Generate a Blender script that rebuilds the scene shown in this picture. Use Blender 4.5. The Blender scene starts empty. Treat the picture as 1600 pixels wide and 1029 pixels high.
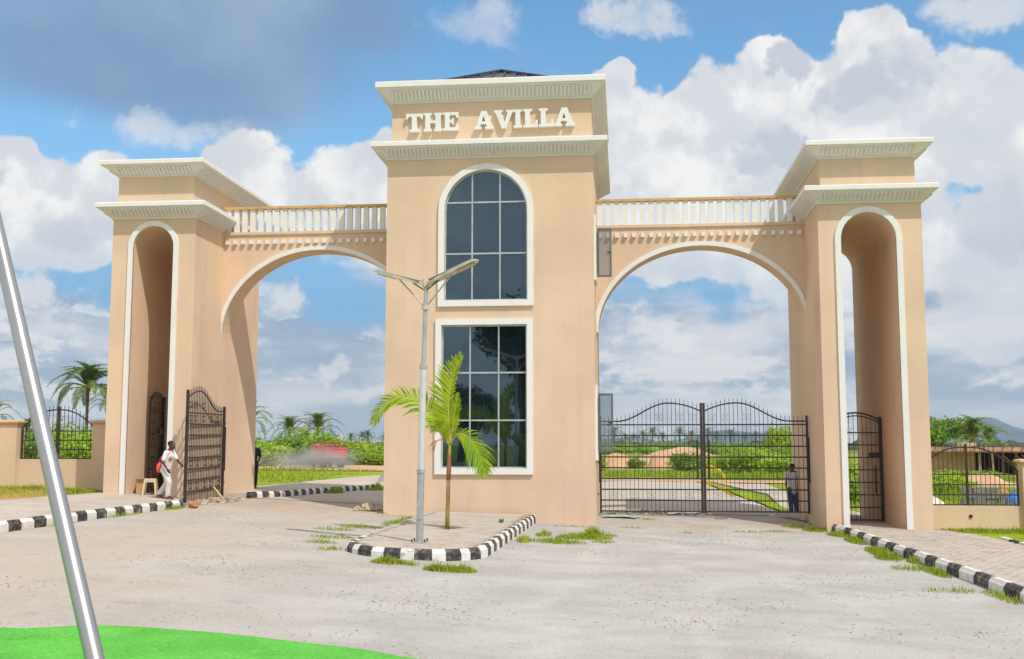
import bpy, bmesh, math, random
from mathutils import Vector, Matrix, Euler, noise as mnoise
from mathutils.geometry import tessellate_polygon

random.seed(7)
scene = bpy.context.scene
COL = scene.collection
rad = math.radians

# ------------------------------------------------------------------ camera
cam_d = bpy.data.cameras.new("camera")
cam = bpy.data.objects.new("camera", cam_d)
COL.objects.link(cam)
cam_d.sensor_fit = 'HORIZONTAL'
cam_d.sensor_width = 36.0
cam_d.lens = 36.0 * 1680.0 / 1600.0
cam_d.clip_start = 0.1
cam_d.clip_end = 12000
cam.location = (0, -30, 2.3)
cam.rotation_euler = (rad(90 + 6.0312), 0, rad(5.9142))
scene.camera = cam

# ------------------------------------------------------------------ render / exposure
scene.render.engine = 'CYCLES'
scene.cycles.use_denoising = True
scene.cycles.max_bounces = 10
scene.cycles.diffuse_bounces = 7
scene.cycles.glossy_bounces = 4
scene.cycles.transparent_max_bounces = 12
scene.cycles.volume_bounces = 0
scene.cycles.sample_clamp_indirect = 8
scene.view_settings.view_transform = 'Standard'
scene.view_settings.look = 'None'
scene.view_settings.gamma = 1.0
scene.view_settings.use_curve_mapping = False
EXPO = 0.72
scene.view_settings.exposure = EXPO

# ------------------------------------------------------------------ sun and sky
SUN = Vector((0.95, -1.0, 1.95)).normalized()
sun_d = bpy.data.lights.new("sun", 'SUN')
sun_d.energy = 2.05
sun_d.angle = rad(0.5)
sun_d.color = (1.0, 0.96, 0.89)
sun = bpy.data.objects.new("sun", sun_d)
COL.objects.link(sun)
sun.location = (20, -40, 60)
sun.rotation_euler = SUN.to_track_quat('Z', 'Y').to_euler()

world = bpy.data.worlds.new("World")
scene.world = world
world.use_nodes = True
SKY_STRENGTH = 0.1
SKY_B = [(0.024,0.259,0.067,0.089,1),(0.084,0.268,0.066,0.089,1),(0.148,0.276,0.076,0.095,1),(0.226,0.281,0.089,0.101,1),(0.301,0.273,0.079,0.077,1),(0.36,0.245,0.059,0.065,1),(0.064,0.194,0.142,0.065,1),(0.207,0.188,0.143,0.083,1),(0.326,0.158,0.085,0.071,1),(-0.005,0.332,0.028,0.024,1),(0.235,0.35,0.04,0.036,1),(0.144,0.343,0.03,0.024,1),(0.324,0.104,0.079,0.042,0.75),(-0.525,0.207,0.066,0.054,1),(-0.471,0.217,0.048,0.039,1),(-0.35,0.245,0.049,0.048,1),(-0.386,0.218,0.051,0.036,1),(-0.257,0.238,0.066,0.048,1),(-0.221,0.263,0.03,0.03,1),(-0.312,0.222,0.076,0.036,1),(-0.508,0.176,0.087,0.036,0.85),(-0.546,0.237,0.03,0.033,1)]
SKY_W = [(-0.524,0.118,0.035,0.018,0.9),(-0.497,0.099,0.056,0.012,0.7),(-0.286,0.064,0.023,0.014,0.8),(-0.236,0.047,0.035,0.012,0.8),(-0.324,0.123,0.025,0.018,0.8),(0.062,0.077,0.099,0.026,0.7),(0.01,0.107,0.047,0.021,0.6),(0.109,0.097,0.063,0.02,0.6),(-0.14,0.38,0.051,0.03,0.6),(0.026,0.388,0.047,0.019,0.8),(-0.424,0.273,0.062,0.024,0.8),(0.326,0.359,0.091,0.021,0.9)]
SKY_A = [(-0.43,0.346,0.246,0.074,1),(-0.25,0.382,0.107,0.048,0.9),(-0.384,0.313,0.151,0.042,0.8),(-0.541,0.337,0.084,0.054,0.8)]
SKY_H = [(-0.507,0.144,0.097,0.027,1),(-0.267,0.137,0.099,0.042,1),(0.081,0.154,0.151,0.046,1),(0.337,0.228,0.03,0.015,0.9)]
SKY_G = [(0.172,0.331,0.036,0.018,1),(0.236,0.31,0.048,0.03,1),(0.156,0.273,0.038,0.024,1),(0.124,0.255,0.035,0.021,0.7),(0.256,0.201,0.064,0.036,0.6),(0.024,0.23,0.036,0.048,0.5),(0.328,0.185,0.045,0.054,0.7),(-0.513,0.176,0.077,0.03,0.7),(-0.283,0.205,0.071,0.018,0.6),(-0.546,0.229,0.025,0.024,0.7)]


SKY_SAT, SKY_VAL, SKY_HUE = 1.22, 1.08, 0.488
def build_sky():
    nt = world.node_tree
    N, L = nt.nodes, nt.links
    N.clear()
    out = N.new('ShaderNodeOutputWorld')
    bg = N.new('ShaderNodeBackground')
    bg.inputs[1].default_value = SKY_STRENGTH
    L.new(bg.outputs[0], out.inputs[0])
    sky = N.new('ShaderNodeTexSky')
    sky.sky_type = 'NISHITA'
    sky.sun_disc = False
    sky.sun_elevation = math.asin(SUN.z)
    sky.sun_rotation = math.atan2(SUN.x, SUN.y)
    sky.air_density = 1.0
    sky.dust_density = 0.5
    sky.ozone_density = 1.6

    def put(sock, v):
        if hasattr(v, 'links'):
            L.new(v, sock)
        else:
            sock.default_value = v
    def m(op, a, b=0.0, c=0.0, clamp=False):
        n = N.new('ShaderNodeMath'); n.operation = op; n.use_clamp = clamp
        put(n.inputs[0], a); put(n.inputs[1], b); put(n.inputs[2], c)
        return n.outputs[0]
    def vm(op, a, b):
        n = N.new('ShaderNodeVectorMath'); n.operation = op
        put(n.inputs[0], a); put(n.inputs[1], b)
        return n.outputs['Value'] if op == 'LENGTH' else n.outputs[0]
    def smooth(v, a, b, lo=0.0, hi=1.0):
        n = N.new('ShaderNodeMapRange'); n.interpolation_type = 'SMOOTHSTEP'
        put(n.inputs[0], v); n.inputs[1].default_value = a; n.inputs[2].default_value = b
        n.inputs[3].default_value = lo; n.inputs[4].default_value = hi
        return n.outputs[0]
    def mix(f, a, b):
        n = N.new('ShaderNodeMix'); n.data_type = 'RGBA'
        put(n.inputs[0], f); put(n.inputs[6], a); put(n.inputs[7], b)
        return n.outputs[2]
    def fbm(vec, scale, detail=6.0, rough=0.55):
        n = N.new('ShaderNodeTexNoise'); n.noise_dimensions = '3D'
        put(n.inputs['Vector'], vec); n.inputs['Scale'].default_value = scale
        n.inputs['Detail'].default_value = detail; n.inputs['Roughness'].default_value = rough
        return n
    tc = N.new('ShaderNodeTexCoord')
    d = vm('NORMALIZE', tc.outputs['Generated'], (0, 0, 0))
    sep = N.new('ShaderNodeSeparateXYZ'); L.new(d, sep.inputs[0])
    az = m('ARCTAN2', sep.outputs[0], sep.outputs[1])
    el = m('ARCSINE', sep.outputs[2])
    cmb = N.new('ShaderNodeCombineXYZ'); L.new(az, cmb.inputs[0]); L.new(el, cmb.inputs[1])
    q = cmb.outputs[0]
    # billowing warp
    wn = fbm(d, 9.0, 5.0, 0.6)
    w = vm('SUBTRACT', wn.outputs['Color'], (0.5, 0.5, 0.5))
    w = vm('MULTIPLY', w, (0.075, 0.05, 0.0))
    qw = vm('ADD', q, w)
    w2 = vm('SUBTRACT', fbm(d, 4.0, 3.0, 0.5).outputs['Color'], (0.5, 0.5, 0.5))
    qs = vm('ADD', q, vm('MULTIPLY', w2, (0.16, 0.07, 0.0)))

    w3 = vm('SUBTRACT', fbm(d, 14.0, 6.0, 0.62).outputs['Color'], (0.5, 0.5, 0.5))
    qg = vm('ADD', q, vm('MULTIPLY', w3, (0.17, 0.09, 0.0)))
    def blobs(lst, base):
        acc = None
        for (a, e, rx, ry, wt) in lst:
            if wt <= 0:
                continue
            v = vm('SUBTRACT', base, (a, e, 0))
            v = vm('MULTIPLY', v, (1 / rx, 1 / ry, 0))
            r = vm('LENGTH', v, (0, 0, 0))
            s = smooth(r, 0.25, 1.35, wt, 0.0)
            acc = s if acc is None else m('SMOOTH_MAX', acc, s, 0.15)
        return acc
    # the part of the sky the photograph shows, fading to unseen cloud thickened for fill light
    inside = m('MULTIPLY', smooth(m('ABSOLUTE', m('ADD', az, 0.1)), 0.50, 0.75, 1.0, 0.0), smooth(el, 0.40, 0.55, 1.0, 0.0))
    big = fbm(vm('MULTIPLY', d, (1, 1, 1.7)), 2.2, 3.0, 0.5).outputs['Fac']
    rnd = smooth(big, 0.26, 0.44)
    n1 = fbm(d, 13.0, 8.0, 0.58).outputs['Fac']
    vor = N.new('ShaderNodeTexVoronoi'); vor.feature = 'F1'
    L.new(vm('ADD', d, vm('MULTIPLY', w, (0.5, 0.5, 0.5))), vor.inputs['Vector'])
    vor.inputs['Scale'].default_value = 17.0
    vor.inputs['Detail'].default_value = 3.0
    vor.inputs['Roughness'].default_value = 0.55
    puff = m('SUBTRACT', 0.62, vor.outputs['Distance'])
    cb = m('ADD', m('MULTIPLY', blobs(SKY_B, qw), inside), m('MULTIPLY', rnd, m('SUBTRACT', 1.0, inside)))
    n1b = fbm(d, 38.0, 5.0, 0.6).outputs['Fac']
    edge = m('ADD', m('ADD', m('MULTIPLY', m('SUBTRACT', n1, 0.5), 0.62), m('MULTIPLY', m('SUBTRACT', n1b, 0.5), 0.34)), m('MULTIPLY', puff, 0.26))
    dens = m('ADD', cb, edge)
    a_cum = smooth(dens, 0.32, 0.47)
    # thin veil high on the left and pale layered air low down
    n2 = fbm(d, 5.0, 5.0, 0.5).outputs['Fac']
    va = m('MULTIPLY', m('MULTIPLY', blobs(SKY_A, qs), inside), 1.0)
    a_veil = smooth(m('ADD', va, m('MULTIPLY', m('SUBTRACT', n2, 0.5), 0.9)), 0.05, 0.85, 0.0, 0.93)
    band = fbm(vm('MULTIPLY', d, (1.0, 1.0, 4.5)), 5.0, 6.0, 0.55).outputs['Fac']
    low = smooth(el, 0.16, 0.275, 1.0, 0.0)
    holes = m('MULTIPLY', blobs(SKY_H, qg), inside)
    lowv = m('SUBTRACT', m('ADD', m('MULTIPLY', low, 1.15), m('MULTIPLY', m('SUBTRACT', band, 0.5), 1.3)), m('MULTIPLY', holes, 1.05))
    a_low = smooth(lowv, 0.1, 1.05, 0.0, 0.93)

    K = 1.0 / (SKY_STRENGTH * 2 ** EXPO)
    def lin(r, g, b):
        f = lambda c: ((c / 255 + 0.055) / 1.055) ** 2.4 if c > 10 else c / 255 / 12.92
        return (f(r) * K, f(g) * K, f(b) * K, 1)
    hs = N.new('ShaderNodeHueSaturation')
    hs.inputs['Saturation'].default_value = SKY_SAT
    hs.inputs['Value'].default_value = SKY_VAL
    hs.inputs['Hue'].default_value = SKY_HUE
    L.new(sky.outputs[0], hs.inputs['Color'])
    c = hs.outputs[0]
    c = mix(smooth(el, 0.10, 0.30, 0.8, 0.0), c, lin(90, 152, 204))
    c = mix(a_veil, c, mix(smooth(n2, 0.35, 0.65), lin(122, 155, 192), lin(168, 187, 212)))
    lowc = mix(smooth(band, 0.40, 0.62), lin(152, 174, 201), lin(214, 218, 226))
    lb = fbm(vm('ADD', vm('MULTIPLY', d, (1.0, 1.0, 2.6)), vm('MULTIPLY', w3, (0.05, 0.05, 0.05))), 9.0, 8.0, 0.62).outputs['Fac']
    lowc = mix(smooth(lb, 0.50, 0.60, 0.0, 0.9), lowc, lin(237, 236, 237))
    c = mix(a_low, c, lowc)
    ww = m('MULTIPLY', blobs(SKY_W, qg), inside)
    a_w = smooth(m('ADD', ww, m('MULTIPLY', m('SUBTRACT', n1, 0.5), 1.3)), 0.18, 0.95, 0.0, 0.8)
    c = mix(m('MULTIPLY', a_w, smooth(ww, 0.0, 0.12)), c, lin(229, 229, 233))
    # relief on the cumulus: density now against density a little towards the sun
    def field(vec):
        a = fbm(vec, 13.0, 7.0, 0.6).outputs['Fac']
        v = N.new('ShaderNodeTexVoronoi'); v.feature = 'SMOOTH_F1'
        L.new(vec, v.inputs['Vector']); v.inputs['Scale'].default_value = 12.0
        v.inputs['Detail'].default_value = 2.0; v.inputs['Smoothness'].default_value = 0.6
        return m('SUBTRACT', a, m('MULTIPLY', v.outputs['Distance'], 0.35))
    dw = vm('ADD', d, vm('MULTIPLY', w, (0.4, 0.4, 0.4)))
    rel = m('SUBTRACT', field(dw), field(vm('ADD', dw, (0.014, -0.008, 0.024))))
    lit = smooth(rel, -0.11, 0.07)
    grey = blobs(SKY_G, qg)
    greyn = m('ADD', grey, m('MULTIPLY', m('SUBTRACT', n1, 0.5), 0.9))
    gmask = m('MULTIPLY', smooth(greyn, 0.35, 0.85, 0.0, 0.9), inside)
    bulk = mix(lit, lin(220, 224, 230), lin(246, 246, 245))
    mid = smooth(fbm(vm('ADD', d, (0.3, 0.1, 0.7)), 7.5, 7.0, 0.62).outputs['Fac'], 0.43, 0.60, 0.0, 0.85)
    bulk = mix(mid, bulk, lin(213, 218, 227))
    bulk = mix(gmask, bulk, lin(196, 204, 217))
    soft = smooth(el, 0.10, 0.20, 0.62, 1.0)
    c = mix(m('MULTIPLY', a_cum, soft), c, bulk)
    # ground glow below the horizon
    c = mix(smooth(el, -0.03, 0.0, 1.0, 0.0), c, lin(150, 150, 140))
    L.new(c, bg.inputs[0])


build_sky()
world.cycles.sampling_method = "MANUAL"
world.cycles.sample_map_resolution = 256

# ------------------------------------------------------------------ mesh helpers
def tag(o, label=None, cat=None, group=None, kind=None):
    if label: o['label'] = label
    if cat: o['category'] = cat
    if group: o['group'] = group
    if kind: o['kind'] = kind
    return o

def thing(name, loc, label, cat, group=None, rz=0.0):
    o = bpy.data.objects.new(name, None)
    o.empty_display_size = 0.2
    COL.objects.link(o)
    o.location = loc
    o.rotation_euler = (0, 0, rz)
    tag(o, label, cat, group)
    return o

def link(name, mesh, parent=None, loc=(0, 0, 0), rot=(0, 0, 0), scale=(1, 1, 1)):
    o = bpy.data.objects.new(name, mesh)
    COL.objects.link(o)
    if parent is not None:
        o.parent = parent
    o.location = loc; o.rotation_euler = rot; o.scale = scale
    return o

def kids(o):
    return [c for c in bpy.data.objects if c.parent is o]

def copy_tree(o, parent=None):
    ch = [c for c in o.children]
    c = o.copy(); COL.objects.link(c)
    if parent is not None: c.parent = parent
    for k in ch: copy_tree(k, c)
    return c

def root_loc(p):
    while p.parent is not None: p = p.parent
    return Vector(p.location)

class MB:
    def __init__(s):
        s.v = []; s.f = []; s.m = []
    def add(s, vs, fs, mi=0):
        b = len(s.v)
        s.v.extend([tuple(v) for v in vs])
        for f in fs:
            s.f.append(tuple(i + b for i in f)); s.m.append(mi)
        return s
    def box(s, x0, x1, y0, y1, z0, z1, mi=0):
        s.add([(x0,y0,z0),(x1,y0,z0),(x1,y1,z0),(x0,y1,z0),(x0,y0,z1),(x1,y0,z1),(x1,y1,z1),(x0,y1,z1)],
              [(0,3,2,1),(4,5,6,7),(0,1,5,4),(1,2,6,5),(2,3,7,6),(3,0,4,7)], mi)
        return s
    def bar(s, a, b, w, h, mi=0, up=(0, 0, 1)):
        a = Vector(a); b = Vector(b); d = (b - a).normalized(); u = Vector(up)
        if abs(d.dot(u)) > .97: u = Vector((0, 1, 0))
        r = d.cross(u).normalized() * w / 2; t = r.cross(d).normalized() * h / 2
        vs = [a-r-t, a+r-t, a+r+t, a-r+t, b-r-t, b+r-t, b+r+t, b-r+t]
        s.add(vs, [(3,2,1,0),(4,5,6,7),(0,1,5,4),(1,2,6,5),(2,3,7,6),(3,0,4,7)], mi)
        return s
    def prism(s, poly, y0, y1, mi=0, holes=(), back=True):
        """polygon in XZ (optionally with holes) extruded from y0 (front) to y1"""
        rings = [list(poly)] + [list(h) for h in holes]
        tris = tessellate_polygon([[Vector((p[0], p[1], 0)) for p in r] for r in rings])
        flat = [p for r in rings for p in r]; n = len(flat)
        vs = [(p[0], y0, p[1]) for p in flat] + [(p[0], y1, p[1]) for p in flat]
        fs = []
        for t in tris:
            a, b, c = (flat[i] for i in t)
            ccw = (b[0]-a[0])*(c[1]-a[1]) - (b[1]-a[1])*(c[0]-a[0]) > 0
            t = tuple(t) if ccw else tuple(reversed(t))
            fs.append(t)
            if back: fs.append(tuple(i + n for i in reversed(t)))
        o = 0
        for k, r in enumerate(rings):
            m_ = len(r)
            area = sum(r[i][0]*r[(i+1) % m_][1] - r[(i+1) % m_][0]*r[i][1] for i in range(m_))
            flip = (area > 0) != (k == 0)
            for i in range(m_):
                j = (i + 1) % m_
                q = (o+i, o+i+n, o+j+n, o+j)
                fs.append(tuple(reversed(q)) if (flip if k == 0 else flip) else q)
            o += m_
        s.add(vs, fs, mi)
        return s
    def tube(s, pts, r, n=8, mi=0, cap=True):
        pts = [Vector(p) for p in pts]; k = len(pts)
        rs = r if isinstance(r, (list, tuple)) else [r] * k
        base = len(s.v); u = None
        for i, p in enumerate(pts):
            t = (pts[min(i+1, k-1)] - pts[max(i-1, 0)]).normalized()
            if u is None:
                u = t.orthogonal().normalized()
            u = (u - t * u.dot(t)).normalized(); w = t.cross(u)
            for j in range(n):
                a = 2*math.pi*j/n
                s.v.append(tuple(p + (u*math.cos(a) + w*math.sin(a)) * rs[i]))
        for i in range(k-1):
            for j in range(n):
                a = base+i*n+j; b = base+i*n+(j+1) % n
                s.f.append((a, b, b+n, a+n)); s.m.append(mi)
        if cap:
            s.f.append(tuple(base+j for j in reversed(range(n)))); s.m.append(mi)
            s.f.append(tuple(base+(k-1)*n+j for j in range(n))); s.m.append(mi)
        return s
    def ellipsoid(s, c, r, nu=10, nv=7, mi=0, fn=None):
        vs = []; c = Vector(c)
        for i in range(nv+1):
            th = math.pi*i/nv
            for j in range(nu):
                ph = 2*math.pi*j/nu
                d = Vector((math.sin(th)*math.cos(ph), math.sin(th)*math.sin(ph), math.cos(th)))
                k = fn(d) if fn else 1.0
                vs.append(c + Vector((d.x*r[0], d.y*r[1], d.z*r[2]))*k)
        fs = []
        for i in range(nv):
            for j in range(nu):
                fs.append((i*nu+j, (i+1)*nu+j, (i+1)*nu+(j+1) % nu, i*nu+(j+1) % nu))
        s.add(vs, fs, mi)
        return s
    def mesh(s, name, mats, smooth=False):
        me = bpy.data.meshes.new(name)
        me.from_pydata(s.v, [], s.f)
        for mt in (mats if isinstance(mats, (list, tuple)) else [mats]):
            me.materials.append(mt)
        if any(s.m): me.polygons.foreach_set('material_index', s.m)
        if smooth: me.polygons.foreach_set('use_smooth', [True]*len(s.f))
        me.update()
        return me
    def build(s, name, mats, parent=None, smooth=False, local=False, fixn=False):
        if parent is not None and not local:
            o = root_loc(parent)
            s.v = [(v[0]-o.x, v[1]-o.y, v[2]-o.z) for v in s.v]
        me = s.mesh(name, mats, smooth)
        if fixn:
            bm = bmesh.new(); bm.from_mesh(me)
            bmesh.ops.remove_doubles(bm, verts=bm.verts, dist=1e-5)
            bmesh.ops.recalc_face_normals(bm, faces=bm.faces)
            bm.to_mesh(me); bm.free()
        return link(name, me, parent)

def bevel(o, w=.01, seg=1, ang=40):
    b = o.modifiers.new('bevel', 'BEVEL'); b.width = w; b.segments = seg
    b.limit_method = 'ANGLE'; b.angle_limit = rad(ang)
    return o

# ------------------------------------------------------------------ materials
def srgb(r, g, b):
    f = lambda c: ((c/255+.055)/1.055)**2.4
    return (f(r), f(g), f(b))

class NT:
    def __init__(s, name):
        s.mat = bpy.data.materials.new(name); s.mat.use_nodes = True
        s.nt = s.mat.node_tree; s.N = s.nt.nodes; s.L = s.nt.links
        s.N.clear()
        s.out = s.N.new('ShaderNodeOutputMaterial')
    def put(s, sock, v):
        if hasattr(v, 'links'): s.L.new(v, sock)
        else:
            if isinstance(v, (tuple, list)) and len(v) == 3 and sock.type == 'RGBA': v = (*v, 1)
            sock.default_value = v
    def n(s, t, **kw):
        nd = s.N.new(t)
        for k, v in kw.items(): setattr(nd, k, v)
        return nd
    def pos(s):
        return s.n('ShaderNodeNewGeometry').outputs['Position']
    def obj(s):
        return s.n('ShaderNodeTexCoord').outputs['Object']
    def scale(s, v, k):
        nd = s.n('ShaderNodeVectorMath', operation='MULTIPLY'); s.put(nd.inputs[0], v)
        nd.inputs[1].default_value = k if isinstance(k, tuple) else (k, k, k)
        return nd.outputs[0]
    def noise(s, v, sc, det=4, ro=.55, col=False):
        nd = s.n('ShaderNodeTexNoise'); s.put(nd.inputs['Vector'], v)
        nd.inputs['Scale'].default_value = sc; nd.inputs['Detail'].default_value = det
        nd.inputs['Roughness'].default_value = ro
        return nd.outputs['Color' if col else 'Fac']
    def ramp(s, v, a, b, lo=0., hi=1., smooth=True):
        nd = s.n('ShaderNodeMapRange'); nd.interpolation_type = 'SMOOTHSTEP' if smooth else 'LINEAR'
        s.put(nd.inputs[0], v); nd.inputs[1].default_value = a; nd.inputs[2].default_value = b
        nd.inputs[3].default_value = lo; nd.inputs[4].default_value = hi
        return nd.outputs[0]
    def mix(s, f, a, b, mode='MIX'):
        nd = s.n('ShaderNodeMix', data_type='RGBA', blend_type=mode)
        s.put(nd.inputs[0], f); s.put(nd.inputs[6], a); s.put(nd.inputs[7], b)
        return nd.outputs[2]
    def math(s, op, a, b=0., clamp=False):
        nd = s.n('ShaderNodeMath', operation=op, use_clamp=clamp); s.put(nd.inputs[0], a); s.put(nd.inputs[1], b)
        return nd.outputs[0]
    def sepxyz(s, v):
        nd = s.n('ShaderNodeSeparateXYZ'); s.put(nd.inputs[0], v); return nd.outputs
    def bump(s, h, strength=.3, dist=.02):
        nd = s.n('ShaderNodeBump'); nd.inputs['Strength'].default_value = strength
        nd.inputs['Distance'].default_value = dist; s.put(nd.inputs['Height'], h)
        return nd.outputs[0]
    def principled(s, col, rough=.8, metal=0., normal=None, spec=None, ior=None):
        p = s.n('ShaderNodeBsdfPrincipled'); s.put(p.inputs['Base Color'], col)
        s.put(p.inputs['Roughness'], rough); s.put(p.inputs['Metallic'], metal)
        if normal is not None: s.L.new(normal, p.inputs['Normal'])
        if spec is not None: p.inputs['Specular IOR Level'].default_value = spec
        if ior: p.inputs['IOR'].default_value = ior
        return p.outputs[0]
    def done(s, shader):
        s.L.new(shader, s.out.inputs['Surface']); return s.mat

def plain(name, col, rough=.7, metal=0., var=.12, sc=3., bump=0., bsc=60., spec=None):
    t = NT(name); p = t.pos()
    f = t.noise(p, sc, 5)
    k = t.ramp(f, .3, .7, 1-var, 1+var)
    c = t.mix(1.0, col, k, 'MULTIPLY')
    nm = t.bump(t.noise(p, bsc, 3), bump, .01) if bump else None
    return t.done(t.principled(c, rough, metal, nm, spec))

M = {}
def stucco(name, col):
    t = NT(name); p = t.pos()
    big = t.ramp(t.noise(p, .35, 5, .6), .3, .7, .91, 1.06)
    st = t.ramp(t.noise(t.scale(p, (2.2, 2.2, .22)), 1.0, 6, .65), .48, .76, 0., .22)
    c = t.mix(1., col, big, 'MULTIPLY')
    c = t.mix(st, c, tuple(x*.62 for x in col))
    pat = t.ramp(t.noise(p, 1.3, 6, .6), .56, .68, 0., .09)
    c = t.mix(pat, c, tuple(min(1, x*1.16) for x in col))
    spot = t.ramp(t.noise(p, 9, 5, .75), .66, .76, 0., .16)
    c = t.mix(spot, c, (.48, .34, .22))
    b = t.bump(t.math('ADD', t.noise(p, 55, 4), t.math('MULTIPLY', t.noise(p, 2.2, 3), 1.5)), .22, .008)
    return t.done(t.principled(c, .85, 0, b, .25))
M['wall'] = stucco('sand_stucco', (.73, .542, .388))
M['wall_band'] = stucco('ochre_band', (.68, .47, .26))
def white_paint(name, col=(.80, .79, .77)):
    t = NT(name); p = t.pos()
    d = t.ramp(t.noise(t.scale(p, (3, 3, .8)), 1.5, 6, .65), .48, .8, 0., .22)
    c = t.mix(d, col, (.50, .43, .34))
    return t.done(t.principled(c, .6, 0, t.bump(t.noise(p, 40, 3), .12, .006), .3))
M['white'] = white_paint('white_paint')
M['rail'] = plain('ochre_rail_paint', (.62, .38, .14), .7)
M['cove'] = white_paint('cream_cornice_paint', (.75, .74, .725))
M['iron'] = plain('black_iron', (.032, .022, .019), .45, .0, .3, 8)
M['greyframe'] = plain('grey_aluminium', (.20, .21, .21), .4, .6)
M['muntin'] = plain('pale_aluminium', (.55, .58, .58), .35, .5)
M['roofmetal'] = plain('dark_roof_metal', (.055, .045, .075), .4, .3)
M['galv'] = plain('galvanised_steel', (.48, .48, .48), .45, .55, .12, 6)
M['galv_bright'] = plain('pale_wrapped_steel', (.66, .67, .70), .35, .3, .06, 6)
M['lamp_beige'] = plain('weathered_lamp_housing', (.56, .50, .40), .5, .1, .15, 5)
M['lamp_under'] = plain('lamp_lens', (.42, .36, .25), .35, 0, .2, 12)
M['chrome'] = plain('polished_steel', (.47, .465, .46), .30, 1., .05, 2)
def dark_glass():
    t = NT('tinted_window_glass'); p = t.pos()
    nb = t.bump(t.noise(p, .9, 2), .05, .02)
    a = t.principled((.006, .012, .017), .03, 0, nb)
    g = t.n('ShaderNodeBsdfGlossy'); g.inputs['Color'].default_value = (.42, .68, .88, 1); g.inputs['Roughness'].default_value = .015
    t.L.new(nb, g.inputs['Normal'])
    mx = t.n('ShaderNodeMixShader'); mx.inputs[0].default_value = .13
    t.L.new(a, mx.inputs[1]); t.L.new(g.outputs[0], mx.inputs[2])
    return t.done(mx.outputs[0])
M['glass'] = dark_glass()
def clear_glass():
    t = NT('casement_glass')
    tr = t.n('ShaderNodeBsdfTransparent'); tr.inputs[0].default_value = (.80, .84, .87, 1)
    g = t.principled((.30, .34, .36), .05)
    mx = t.n('ShaderNodeMixShader'); mx.inputs[0].default_value = .25
    t.L.new(tr.outputs[0], mx.inputs[1]); t.L.new(g, mx.inputs[2])
    return t.done(mx.outputs[0])
M['clear'] = clear_glass()

def forecourt_mat():
    t = NT('dusty_gravel'); p = t.pos()
    x, y, z = t.sepxyz(p)
    stretch = t.scale(p, (.8, 1.2, 1))
    a = t.ramp(t.noise(stretch, .55, 7, .62), .32, .70)
    c = t.mix(a, (.39, .368, .342), (.495, .472, .445))
    dn = t.math('MULTIPLY', t.math('SUBTRACT', t.noise(p, .22, 3), .5), 3.2)
    for xc in (1.1, 2.8, -.9, -7.4, -9.1):
        dx = t.math('ABSOLUTE', t.math('SUBTRACT', t.math('ADD', x, dn), xc))
        tk = t.math('MULTIPLY', t.ramp(dx, .10, .34, .34, 0.), t.ramp(t.noise(p, .8, 4), .35, .6))
        c = t.mix(tk, c, (.56, .535, .50))
    warm = t.math('MULTIPLY', t.ramp(x, -2.5, -9.5), t.ramp(t.noise(p, .28, 4), .25, .6))
    c = t.mix(t.math('MULTIPLY', warm, .75), c, (.50, .40, .315))
    lat = t.math('MULTIPLY', t.ramp(y, -3.5, 1.5), t.ramp(t.noise(p, .7, 5), .35, .65))
    c = t.mix(t.math('MULTIPLY', lat, .6), c, (.44, .29, .19))
    tr = t.ramp(t.noise(t.scale(p, (.16, 1.3, 1)), 1.0, 4, .5), .54, .70, 0., .16)
    c = t.mix(tr, c, (.53, .505, .475))
    pt = t.ramp(t.noise(p, 1.4, 6, .7), .58, .70, 0., .55)
    c = t.mix(pt, c, (.30, .285, .265))
    # grains
    v = t.n('ShaderNodeTexVoronoi', feature='F1'); t.put(v.inputs['Vector'], p); v.inputs['Scale'].default_value = 34
    g = t.ramp(v.outputs['Distance'], .12, .42, 1., 0.)
    vs = t.sepxyz(v.outputs['Color'])[0]
    dark = t.math('MULTIPLY', g, t.ramp(vs, .62, .82, 0., .55))
    c = t.mix(dark, c, (.22, .205, .19))
    lightg = t.math('MULTIPLY', g, t.ramp(vs, .22, .10, 0., .5))
    c = t.mix(lightg, c, (.62, .59, .54))
    fine = t.ramp(t.noise(p, 95, 3, .6), .25, .75, .86, 1.12)
    c = t.mix(1., c, fine, 'MULTIPLY')
    h = t.math('ADD', t.math('MULTIPLY', t.noise(p, 26, 6, .7), 1.0), t.math('MULTIPLY', t.noise(p, 3.0, 5), 2.0))
    h = t.math('ADD', h, t.math('MULTIPLY', g, t.ramp(vs, .6, .8, 0, .8)))
    return t.done(t.principled(c, .95, 0, t.bump(h, .55, .03), .15))
M['forecourt'] = forecourt_mat()
def field_mat():
    t = NT('grass_and_laterite'); p = t.pos(); x, y, z = t.sepxyz(p)
    g = t.mix(t.ramp(t.noise(p, .5, 6, .65), .3, .7), (.17, .25, .015), (.33, .40, .025))
    g = t.mix(t.ramp(t.noise(p, 7, 4, .7), .35, .7, 0., .5), g, (.10, .14, .015))
    s = t.ramp(t.noise(t.scale(p, (.05, .09, 1)), 1.0, 6, .6), .52, .60)
    c = t.mix(s, g, (.50, .30, .17))
    far = t.ramp(y, 110., 260.)
    c = t.mix(far, c, (.13, .17, .03))
    return t.done(t.principled(c, .95, 0, t.bump(t.noise(p, 9, 5, .7), .7, .08), .1))
M['field'] = field_mat()
def lawn_mat(name, dry=.0):
    t = NT(name); p = t.pos()
    g = t.mix(t.ramp(t.noise(p, 1.1, 6, .65), .3, .7), (.20, .30, .010), (.36, .46, .02))
    g = t.mix(t.ramp(t.noise(p, 14, 4, .7), .35, .7, 0., .5), g, (.10, .14, .01))
    c = t.mix(t.ramp(t.noise(t.scale(p, (.6, .9, 1)), .8, 5, .6), .62-dry, .74-dry), g, (.50, .29, .12))
    return t.done(t.principled(c, .95, 0, t.bump(t.noise(p, 22, 5, .7), .8, .05), .1))
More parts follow.
